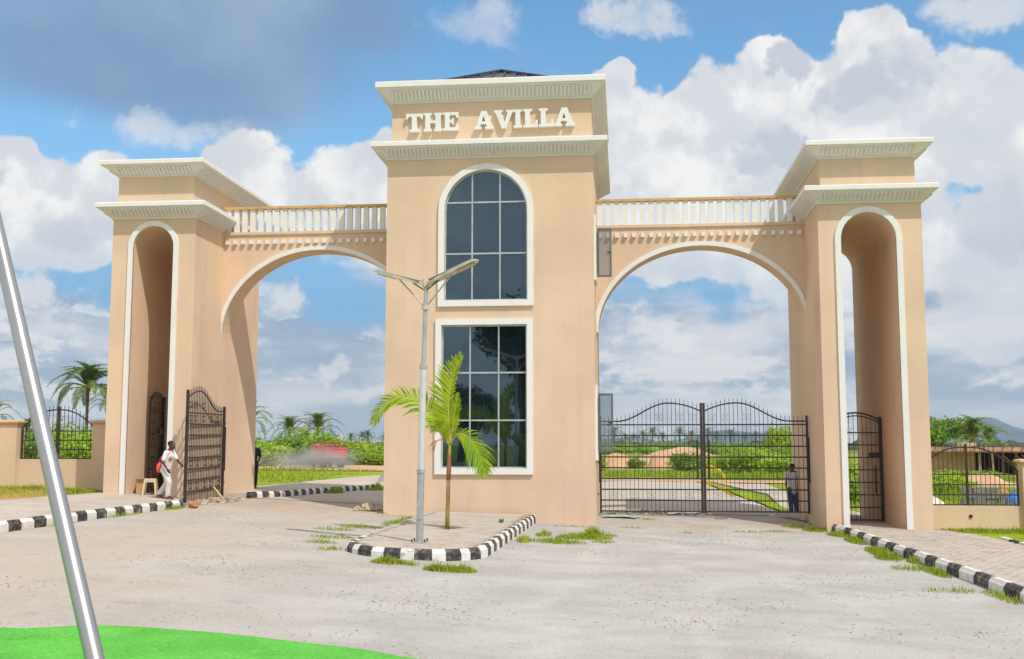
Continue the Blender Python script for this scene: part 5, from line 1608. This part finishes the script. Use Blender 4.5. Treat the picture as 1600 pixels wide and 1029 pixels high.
mb = MB(); mb.add([(-.13, -.10, .38), (.13, -.10, .38), (.13, -.18, .44), (-.13, -.18, .44)], [(0, 1, 2, 3)]); mb.add([(-.13, .10, .38), (.13, .10, .38), (.13, .17, .45), (-.13, .17, .45)], [(3, 2, 1, 0)]); mb.build('flap', M['card'], bx_, local=True)
def rock(name, loc, r, mat, label, cat, seed, group=None, flat=.7):
    mb = MB(); mb.ellipsoid((0, 0, 0), (r, r*.85, r*flat), 10, 7, fn=lambda d: 1+.45*mnoise.noise(d*1.7+Vector((seed, 0, 0)))+.15*mnoise.noise(d*5+Vector((0, seed, 0))))
    o = mb.build(name, mat); o.location = loc; o.rotation_euler = (0, 0, seed); return tag(o, label, cat, group)
rock('clay_lump', (-11.55, -1.75, zg(-11.55, -1.75)+.10), .17, M['brickred'], 'reddish clay lump at the end of the left kerb below the open gate leaf', 'stone', 2.2)
rock('rock', (-7.35, .75, zg(-7.35, .75)+.10), .24, M['stone_pale'], 'pale boulder beside the left corner of the gatehouse', 'stone', 5.1)
rock('rock', (-7.62, .62, zg(-7.62, .62)+.06), .12, M['stone_pale'], 'small pale stone left of the pale boulder', 'stone', 7.1)
rock('rock', (-12.0, 1.0, zg(-12.0, 1.0)+.05), .13, M['stone_pale'], 'pale stone on the rubble under the open gate leaf', 'stone', 3.3)
mb = MB(); mb.bar((-12.2, 1.3, zg(-12.2, 1.3)+.42), (-11.72, 1.0, zg(-11.72, 1.0)+.05), .05, .04)
tag(mb.build('timber_offcut', M['wood'], None), 'short timber offcut leaning on the foot of the open gate leaf', 'timber')
def scatter_heap(name, cx_, cy_, rx, ry, h, n, mats, label, seed, smin=.03, smax=.11, lift=.0):
    rng = random.Random(seed); mb = MB()
    for k in range(n):
        a = rng.uniform(0, 6.28); r = math.sqrt(rng.random()); x, y = cx_+math.cos(a)*r*rx, cy_+math.sin(a)*r*ry
        s = rng.uniform(smin, smax); z = zg(x, y)+lift+h*(1-r)*rng.random()
        e = MB(); e.ellipsoid((x, y, z+s*.2), (s, s*rng.uniform(.6, 1), s*rng.uniform(.35, .7)), 6, 4, fn=lambda d, q=k: 1+.4*mnoise.noise(d*2+Vector((q, 0, 0))))
        mb.add(e.v, e.f, rng.randrange(len(mats)))
    return tag(mb.build(name, mats), label, kind='stuff')
scatter_heap('rubble', -12.0, .9, .5, 2.2, .14, 170, [M['rubble'], M['stone'], M['stone_pale']], 'loose rubble under the open left gate leaf', 1)
scatter_heap('rubble', .9, 3.2, 1.9, .45, .12, 150, [M['rubble'], M['stone'], M['paperwhite'], M['rubble']], 'litter and rubble along the foot of the right gate', 2, .03, .09)
scatter_heap('gravel', -1.35, -.75, .95, .55, .05, 700, [M['stone'], M['stone'], M['stone_pale']], 'loose grey gravel at the right foot of the gatehouse', 3, .015, .04)
scatter_heap('gravel', -6.1, -.6, .8, .5, .04, 420, [M['stone'], M['stone'], M['stone_pale']], 'loose grey gravel at the left foot of the gatehouse', 4, .015, .04)
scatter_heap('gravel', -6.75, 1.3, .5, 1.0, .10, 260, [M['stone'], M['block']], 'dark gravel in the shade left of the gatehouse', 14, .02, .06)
scatter_heap('gravel', -3.3, -11.0, 1.9, .6, .02, 800, [M['stone'], M['stone'], M['stone_pale']], 'loose grey gravel before the front of the traffic island', 5, .012, .032)
def crumpled(name, x, y, w, d, h, mat, label, cat, seed, rz=0., lift=0.):
    mb = MB(); n = 9; z0 = zg(x, y)+lift
    for j in range(n+1):
        for i in range(n+1):
            u, v = i/n-.5, j/n-.5; e = 1+.2*mnoise.noise(Vector((u*3, v*3, seed)))
            mb.v.append((u*w*e, v*d*e, h*(.5+.9*mnoise.noise(Vector((u*5, v*5, seed+3))))*(1-2*abs(u)*.6)*(1-2*abs(v)*.6)+.02))
    for j in range(n):
        for i in range(n):
            a = j*(n+1)+i; mb.f.append((a, a+1, a+n+2, a+n+1)); mb.m.append(0)
    o = mb.build(name, mat); s = o.modifiers.new('thick', 'SOLIDIFY'); s.thickness = .012
    o.location = (x, y, z0); o.rotation_euler = (0, 0, rz); return tag(o, label, cat)
crumpled('plastic_sheet', -.10, 1.95, 1.05, .42, .10, M['greensheet'], 'pale green plastic sheet lying at the gatehouse corner before the right gate', 'sheet', 2, -.35, .03)
crumpled('paper_scrap', 1.62, 3.05, .75, .35, .10, M['paperwhite'], 'crumpled whitish scrap under the left leaf of the right gate', 'litter', 5, .2, .04)
crumpled('paper_scrap', 2.02, 3.3, .5, .4, .08, M['paperwhite'], 'smaller whitish scrap beside the meeting stiles of the right gate', 'litter', 8, .9, .04)
crumpled('plank_scrap', 2.78, 2.1, .34, .09, .02, M['wood_dark'], 'dark board scrap on the drive before the meeting stiles', 'litter', 9, .1, .03)
rock('green_bottle', (.55, 3.4, zg(.55, 3.4)+.10), .075, M['greensheet'], 'small green plastic lump in the litter behind the right gate', 'litter', 1.2)
sl = thing('concrete_slab', (4.8, 3.35, zg(4.8, 3.35)), 'flat pale concrete slab lying at the foot of the right tower behind the gate', 'slab')
mb = MB(); mb.box(-.48, .48, -.22, .22, .02, .10); bevel(mb.build('lower_slab', M['cement'], sl, local=True), .01)
mb = MB(); mb.box(-.30, .46, -.10, .24, .102, .17); bevel(mb.build('upper_slab', M['cement'], sl, local=True), .01)
# yellow tape barrier behind the right gate
yt = thing('tape_barrier', (3.7, 17.0, zg(3.7, 17)), 'yellow plastic tape looped over stakes behind the right gate leaf', 'barrier')
mb = MB(); mb.tube([(3.55, 17, zg(3.55, 17)-.2), (3.62, 17.1, 1.42)], .03, 6); mb.build('stake', M['yellow'], yt)
mb = MB(); mb.tube([(4.35, 17.4, zg(4.3, 17)-.2), (4.30, 17.4, 1.0)], .02, 6); mb.build('stake', M['yellow'], yt)
def tape(pts, w):
    mb = MB(); P2 = smooth_path(pts, 5)
    for p in P2: mb.v += [(p[0], p[1], p[2]-w/2), (p[0]+.01, p[1]+.01, p[2]+w/2)]
    for i in range(len(P2)-1): mb.f.append((2*i, 2*i+2, 2*i+3, 2*i+1)); mb.m.append(0)
    o = mb.build('tape', M['yellow'], yt); s = o.modifiers.new('t', 'SOLIDIFY'); s.thickness = .004
tape([(3.62, 17.08, 1.38), (3.85, 17.1, 1.28), (4.15, 17.3, 1.1), (4.32, 17.4, .72), (4.33, 17.4, .48)], .08)
tape([(3.60, 17.05, 1.36), (3.50, 17.0, .95), (3.42, 16.9, .60)], .09)
tape([(3.9, 16.0, .52), (4.05, 15.2, .38), (4.18, 14.6, .30), (4.32, 14.0, .24)], .12)
# grey covered pile at the end of the back kerb
tp = MB(); n = 14
for j, (r, z) in enumerate(((.95, 0), (.80, .32), (.52, .75), (.25, 1.08), (.04, 1.22))):
    for i in range(n):
        a = 6.283*i/n; q = r*(1+.10*math.sin(a*4+j)+.06*math.sin(a*7)); tp.v.append((q*math.cos(a), q*math.sin(a)*.8, z))
for j in range(4):
    for i in range(n): a = j*n+i; b = j*n+(i+1) % n; tp.f.append((a, b, b+n, a+n)); tp.m.append(0)
tp.f.append(tuple(range(4*n, 5*n))); tp.m.append(0)
o = tp.build('covered_pile', M['tarp'], smooth=True); o.location = (-9.95, 17.2, zg(-9.95, 17.2)); tag(o, 'peaked grey tarpaulin-covered pile beside the gatehouse at the end of the back kerb', 'pile')

# ------------------------------------------------------------------ earth mounds
def mound(name, x, y, rx, ry, h, mat, label, cat, seed, group=None):
    mb = MB(); nr, na = 9, 26; z0 = zg(x, y)-.1
    for j in range(nr+1):
        t = j/nr
        for i in range(na):
            a = 6.283*i/na; dx, dy = math.cos(a)*t, math.sin(a)*t
            z = h*(math.cos(math.pi*t)*.5+.5)**.85*(1+.35*mnoise.noise(Vector((dx*2, dy*2, seed))))+.10*h*mnoise.noise(Vector((dx*6, dy*6, seed)))
            k = 1+.18*mnoise.noise(Vector((dx*1.5, dy*1.5, seed+4)))
            mb.v.append((dx*rx*k, dy*ry*k, max(z, -.2) if t < 1 else -.25))
    for j in range(nr):
        for i in range(na): a = j*na+i; b = j*na+(i+1) % na; mb.f.append((a, b, b+na, a+na)); mb.m.append(0)
    o = mb.build(name, mat, smooth=True); o.location = (x, y, z0); return tag(o, label, cat, group)
mound('earth_mound', -.2, 62, 4.0, 2.4, 1.15, M['laterite'], 'long peach earth mound behind the left leaf of the right gate', 'earth mound', 1, 'earth mounds beyond the right gate')
mound('earth_mound', 2.4, 52, 1.1, 1.0, 1.10, M['laterite'], 'narrow steep earth mound behind the meeting stiles', 'earth mound', 2, 'earth mounds beyond the right gate')
mound('earth_mound', 6.0, 88, 7.0, 3.0, 1.55, M['laterite'], 'far peach earth bank behind the scrub of the right gate', 'earth mound', 3, 'earth mounds beyond the right gate')
mound('sand_heap', 18.0, 27, 2.0, 1.5, .68, M['laterite'], 'orange sand heap before the unfinished building', 'sand heap', 5)
mound('cement_heap', 12.0, 15.2, 1.1, .8, .42, M['cement'], 'low whitish heap behind the right fence panel beside the tower', 'heap', 6)
mound('sand_heap', 15.3, 15.6, .95, .8, .62, M['brickred'], 'pinkish heap behind the right fence panel beside the grey blocks', 'sand heap', 7)
o = mound('sack', 15.35, 14.85, .36, .28, .30, M['blue'], 'bright blue sack lying on the pinkish heap behind the right fence', 'sack', 8); o.location.z += .32
gb = MB(); gb.box(-.225, .225, -.11, .11, 0, .215); gbm = gb.mesh('concrete_block', M['block'])
rng = random.Random(6); k = 0
for row in range(3):
    for c in range(4 if row < 2 else 3):
        xx = 13.55+c*.46+(.2 if row == 1 else 0)+rng.uniform(-.02, .02); yy = 14.9+rng.uniform(-.03, .03)
        o = link('concrete_block', gbm, None, (xx, yy, zg(14.2, 14.9)+row*.218), (0, 0, rng.uniform(-.04, .04)))
        tag(o, ('leftmost', 'second', 'third', 'rightmost' if row < 2 else 'last')[c if row < 2 or c < 2 else 3]+' block of the '+('bottom', 'middle', 'top')[row]+' row of the grey stack behind the right fence', 'concrete block', 'stacked grey concrete blocks')

# ------------------------------------------------------------------ unfinished building
ub = thing('unfinished_building', (26, 44, .3), 'unfinished low building with slab formwork on timber props behind the right wall', 'building')
z_ = 1.74; zb = -.2
mb = MB(); mb.box(18.6, 36, 40, 52, z_, z_+.16); mb.build('slab_formwork', M['formwork'], ub)
mb = MB(); mb.box(18.4, 36.2, 39.75, 39.98, z_+.08, z_+.34); mb.build('edge_board', M['formwork'], ub)
mb = MB(); mb.box(19.2, 22.0, 41.0, 41.25, zb, z_); mb.build('wall', M['blockwall'], ub)
mb = MB(); mb.box(22.0, 36, 50, 50.2, zb, z_); mb.build('back_wall', M['wood_dark'], ub)
rng = random.Random(9)
for r, yy in enumerate((40.3, 42.4, 45.0)):
    for k in range(18):
        x = 22.1+k*.74+rng.uniform(-.1, .1)
        if x > 36: continue
        mb = MB(); mb.tube([(x+rng.uniform(-.12, .12), yy+rng.uniform(-.1, .1), zb), (x, yy, z_)], rng.uniform(.05, .08), 6)
        mb.build('timber_prop', M['wood'] if rng.random() < .7 else M['wood_dark'], ub)
for k in range(26):
    x = 23.2+rng.uniform(0, 9); mb = MB(); mb.tube([(x+rng.uniform(.5, 1.8), 39.6+rng.uniform(-.2, .2), .25), (x, 39.9, z_-.1)], .022, 5); mb.build('leaning_stick', M['wood_dark'], ub)
for k in range(30):
    x = 18.7+k*.58; mb = MB(); mb.box(x, x+.1, 39.6, 41, z_+.36, z_+.42); mb.build('formwork_batten', M['wood_dark'], ub)
mb = MB(); mb.box(20.9, 21.9, 40.2, 40.8, z_+.34, z_+.62); mb.build('stacked_boards', M['wood'], ub)

# ------------------------------------------------------------------ red truck and its dust
def truck():
    x, y = -23.4, 54.5
    t = thing('tipper_truck', (x, y, zg(x, y)+.03), 'red tipper truck driving away on the dusty laterite track', 'truck', None, rad(31)); t.scale = (.74, .74, .84)
    B = lambda mb, nm, mt, par=t: mb.build(nm, M[mt], par, local=True)
    mb = MB()   # open tipper body with sloped tail
    mb.add([(-1.15, -2.2, .95), (1.15, -2.2, .95), (1.15, 1.9, .95), (-1.15, 1.9, .95), (-1.25, -2.5, 1.85), (1.25, -2.5, 1.85), (1.25, 2.0, 1.85), (-1.25, 2.0, 1.85)],
           [(3,2,1,0),(0,1,5,4),(1,2,6,5),(2,3,7,6),(3,0,4,7)])
    o = B(mb, 'tipper_body', 'red'); s = o.modifiers.new('t', 'SOLIDIFY'); s.thickness = -.06
    for z in (1.12, 1.40, 1.68):
        mb = MB(); yy = -2.2-(z-.95)*.333; mb.box(-1.2, 1.2, yy-.06, yy-.004, z-.03, z+.03); B(mb, 'body_rib', 'red_dark')
    for xx in (-1.16, 1.16):
        for yy in (-1.4, -.5, .4, 1.3): mb = MB(); sx = 1 if xx > 0 else -1; mb.bar((xx+sx*.05, yy, .97), (xx+sx*.12, yy, 1.84), .08, .07); B(mb, 'body_rib', 'red_dark')
    mb = MB(); mb.box(-1.05, 1.05, 2.3, 3.9, .55, 2.15); c = bevel(B(mb, 'cab', 'red'), .08, 2)
    mb = MB(); mb.box(-.85, .85, 2.27, 2.298, 1.45, 1.95); mb.build('rear_window', M['truck_glass'], c, local=True)
    mb = MB(); mb.box(-.88, .88, 3.90, 3.93, 1.35, 1.98); mb.build('windscreen', M['truck_glass'], c, local=True)
    for yy in (-1.9, 1.95):   # load rack
        for xx in (-1.15, -.4, .4, 1.15): mb = MB(); mb.box(xx-.035, xx+.035, yy-.035, yy+.035, 1.85, 2.33); B(mb, 'rack_post', 'red_dark')
        mb = MB(); mb.box(-1.2, 1.2, yy-.04, yy+.04, 2.33, 2.41); B(mb, 'rack_rail', 'red_dark')
    for xx in (-1.18, 1.18): mb = MB(); mb.box(xx-.03, xx+.03, -1.9, 1.95, 2.34, 2.40); B(mb, 'rack_rail', 'red_dark')
    mb = MB(); mb.box(-.95, .95, -1.6, 1.5, 1.86, 2.1); B(mb, 'load', 'formwork')
    mb = MB(); mb.box(-.45, .45, -2.1, 3.8, .62, .93); B(mb, 'chassis', 'iron')
    for yy in (-1.5, -.45, 3.1):
        for xx in (-.95, .95):
            mb = MB(); mb.tube([(xx-.14, yy, .48), (xx+.14, yy, .48)], .48, 18); w = B(mb, 'wheel', 'rubber')
            mb = MB(); mb.tube([(xx-.15, yy, .48), (xx+.15, yy, .48)], .22, 12); mb.build('hub', M['red_dark'], w, local=True)
    for xx in (-.85, .85): mb = MB(); mb.box(xx-.14, xx+.14, -2.12, -2.06, .70, .82); B(mb, 'tail_light', 'red')
    mb = MB(); mb.box(-1.1, 1.1, -2.1, -2.02, .50, .62); B(mb, 'bumper', 'iron')
truck()
def dust():
    mb = MB(); mb.ellipsoid((0, 0, 0), (5.6, 3.2, 1.5), 22, 14, fn=lambda d: 1+.25*mnoise.noise(d*1.5))
    o = mb.build('dust_cloud', None, smooth=True); o.data.materials.clear()
    t = NT('road_dust'); v = t.n('ShaderNodeVolumePrincipled'); v.inputs['Color'].default_value = (.97, .93, .88, 1); v.inputs['Anisotropy'].default_value = .0
    ob = t.obj()
    ln = t.n('ShaderNodeVectorMath', operation='LENGTH'); t.put(ln.inputs[0], t.scale(ob, (1/5.4, 1/3.1, 1/1.45)))
    f = t.math('MULTIPLY', t.ramp(ln.outputs['Value'], .15, 1., 1., 0.), t.ramp(t.noise(ob, .55, 4), .36, .66))
    t.put(v.inputs['Density'], t.math('MULTIPLY', f, .75)); t.L.new(v.outputs[0], t.out.inputs['Volume'])
    o.data.materials.append(t.mat); o.location = (-23.9, 50.6, .95)
    tag(o, 'pale dust cloud hanging behind the red truck', kind='stuff')
dust()

# ------------------------------------------------------------------ grass and loose stones
def grass_patch(mb, x, y, rx, ry, n, l0, l1, rng, dens=.5, wid=.007, zf=None, mats=1):
    for k in range(n):
        a = rng.uniform(0, 6.28); r = rng.random()**dens; px, py = x+math.cos(a)*r*rx, y+math.sin(a)*r*ry
        z = (zf or zg)(px, py)+.01
        l = rng.uniform(l0, l1)*(1.25-.75*r)*(1.5 if rng.random() < .12 else 1.)*(.65+.7*abs(mnoise.noise(Vector((px*3.1, py*3.1, 2)))+.5)); b = rng.uniform(0, 6.28); lean = rng.uniform(.2, 1.1)
        dx, dy = math.cos(b), math.sin(b); w = wid*rng.uniform(.7, 1.4)
        c, s = -dy*w, dx*w; h = l/math.sqrt(1+lean*lean)
        mb.add([(px-c, py-s, z), (px+c, py+s, z), (px+dx*lean*h*.4+c*.7, py+dy*lean*h*.4+s*.7, z+h*.65), (px+dx*lean*h*.4-c*.7, py+dy*lean*h*.4-s*.7, z+h*.65), (px+dx*lean*h, py+dy*lean*h, z+h)],
               [(0, 1, 2, 3), (3, 2, 4)], 1 if mats > 1 and rng.random() < .18+.3*(r > .8) else 0)
rng = random.Random(21)
def grass(label, patches, l=(.06, .16), wid=.007, zf=None, name='grass'):
    mb = MB()
    for (x, y, rx, ry, n) in patches: grass_patch(mb, x, y, rx, ry, n, l[0], l[1], rng, .6, wid, zf, 2)
    tag(mb.build(name, [M['grass'], M['grass_dry']]), label, kind='stuff')
grass('weeds sprouting before the front of the traffic island', [(-4.12, -11.12, .36, .26, 750), (-4.2, -11.0, .2, .16, 260), (-3.75, -11.25, .2, .14, 90), (-2.95, -11.72, .46, .26, 1000), (-3.15, -11.7, .22, .2, 320), (-2.7, -11.65, .2, .16, 260)])
grass('weeds left of the traffic island', [(-6.2, -4.7, .55, .45, 500), (-5.75, -3.0, .35, .7, 500), (-6.6, -5.6, .5, .3, 260), (-6.2, -7.4, .5, .25, 180), (-6.1, -8.5, .4, .2, 160), (-5.7, -1.6, .25, .9, 420), (-6.75, .15, .2, .25, 160), (-5.6, -9.6, .3, .3, 120)], (.04, .12))
grass('weed patch between the island and the right foot of the gatehouse', [(-.95, -4.2, .65, .55, 1500), (-.75, -3.4, .6, .35, 800), (-1.5, -5.6, .7, .4, 700), (-2.25, -5.6, .18, .7, 260), (-1.95, -3.9, .2, .6, 260), (-.5, -5.2, .3, .25, 150), (-.85, -2.0, .2, .3, 120)], (.06, .17))
grass('weeds along the right kerb', [(5.5, -3.1, .22, .9, 1100), (5.45, -1.3, .28, .7, 900), (5.1, .1, .35, .5, 800), (4.7, .7, .4, .3, 300), (5.5, -5.9, .3, 1.3, 1900), (5.35, -6.9, .25, .6, 500), (5.62, -9.3, .16, .9, 500), (5.3, -8.8, .4, .4, 220), (5.7, -12.6, .14, .8, 240), (5.15, -12.0, .5, .3, 120), (5.72, -7.6, .12, .5, 260)], (.05, .15), .007)
grass('small weeds on the drive before the right gate', [(4.0, -.6, .5, .25, 220), (3.2, -1.0, .5, .2, 120), (.7, 1.6, .25, .15, 90), (1.5, -1.8, .3, .15, 60), (.2, -.6, .4, .15, 110)], (.03, .09))
grass('tufts along the foot of the left kerb', [(-11.85, -5.2, .12, .9, 260), (-11.8, -2.4, .15, .6, 260), (-11.85, -8.0, .1, .6, 120)], (.04, .13))
grass('weeds growing through the back kerb', [(-10.45, 8.6, .3, .8, 500), (-9.7, 12.2, .3, 1.2, 700), (-9.0, 14.8, .35, 1.0, 600)], (.08, .3), .012)
grass('patchy grass at the foot of the left boundary wall', [(-17.6, 1.2, 2.6, .6, 2600), (-16.2, .6, .8, 1.0, 1500), (-18.2, -1.2, 2.4, 1.8, 1700), (-15.6, .5, .25, .8, 500)], (.05, .16), .008, lambda x, y: zg(x, y)+.07)
grass('lawn grass before the right boundary wall', [(10.6, .6, 2.2, .7, 3600), (12.6, -.4, 2.2, 1.4, 2600), (9.4, .7, .6, .35, 700)], (.05, .14), .008, lambda x, y: zg(x, y)+.06)
grass('lawn blades beyond the back path', [(-19, 17, 5.5, 9, 6000), (-24, 30, 9, 9, 4000)], (.10, .24), .02, lambda x, y: zg(x, y)+.05)
grass('rank grass behind the right boundary wall', [(13.5, 9, 4, 4, 3800), (15, 20, 4.5, 5, 3000), (19, 32, 5, 4, 2600)], (.12, .36), .02)
grass('rank grass beyond the right gate', [(8, 34, 6, 3.5, 4200), (1.5, 38, 4, 6, 2600), (8.4, 16, 1.0, 5, 1800)], (.12, .36), .02)
grass('rank grass along the laterite track', [(-22, 64, 10, 2, 2200), (-26, 44, 9, 1.5, 1500)], (.15, .4), .03)
wd = MB(); rng2 = random.Random(3)
for k in range(26):
    a = rng2.uniform(0, 6.28); e = rng2.uniform(.2, 1.2); l = rng2.uniform(.07, .15); d = Vector((math.cos(a)*math.cos(e), math.sin(a)*math.cos(e), math.sin(e))); s = d.orthogonal().normalized()*.022
    p = Vector((-3.0, -3.5, ISL_Z(-3, -3.5)-.01)); wd.add([p, p+d*l*.6+s, p+d*l, p+d*l*.6-s], [(0, 1, 2, 3)])
tag(wd.build('weed', M['grass']), 'single leafy weed between the pavers near the right island kerb', 'weed')
def loose_stones():
    rng = random.Random(31); mb = MB()
    ico = [(0, 0, 1), (.9, 0, .1), (.2, .85, 0), (-.75, .5, .1), (-.7, -.6, 0), (.3, -.85, .1), (0, 0, -.6)]
    F = [(0, 1, 2), (0, 2, 3), (0, 3, 4), (0, 4, 5), (0, 5, 1), (6, 2, 1), (6, 3, 2), (6, 4, 3), (6, 5, 4), (6, 1, 5)]
    for k in range(17000):
        y = -19+rng.random()**1.35*20; x = rng.uniform(-11.6, 5.6)
        if in_isl(x, y) or (-5.5 < x < -2.4 and -10.6 < y < 0): continue
        if mnoise.noise(Vector((x*.45, y*.6, 1))) < rng.uniform(-.22, .48): continue
        s = rng.choice((.009, .011, .013, .016, .021)) * rng.uniform(.8, 1.3)
        if rng.random() < .012: s *= 2.0
        a = rng.uniform(0, 6.28); c, sn = math.cos(a)*s, math.sin(a)*s; z = zg(x, y)+.022
        mb.add([(x+c*v[0]-sn*v[1], y+sn*v[0]+c*v[1], z+v[2]*s*.65) for v in ico], F, 0 if rng.random() < .75 else 1)
    tag(mb.build('loose_gravel', [M['stone'], M['stone_pale']]), 'loose stones strewn over the forecourt', kind='stuff')
loose_stones()

# ------------------------------------------------------------------ haze over the plain
def haze():
    mb = MB(); mb.box(-3400, 3400, -880, 4100, -4, 140)
    o = mb.build('haze', None); o.data.materials.clear()
    t = NT('valley_haze'); v = t.n('ShaderNodeVolumePrincipled'); v.inputs['Color'].default_value = (.78, .90, 1.0, 1)
    v.inputs['Density'].default_value = HAZE; v.inputs['Anisotropy'].default_value = .0
    t.L.new(v.outputs[0], t.out.inputs['Volume']); o.data.materials.append(t.mat)
    tag(o, 'pale blue haze lying over the plain', kind='stuff')
HAZE = 0.00017
if HAZE > 0: haze()
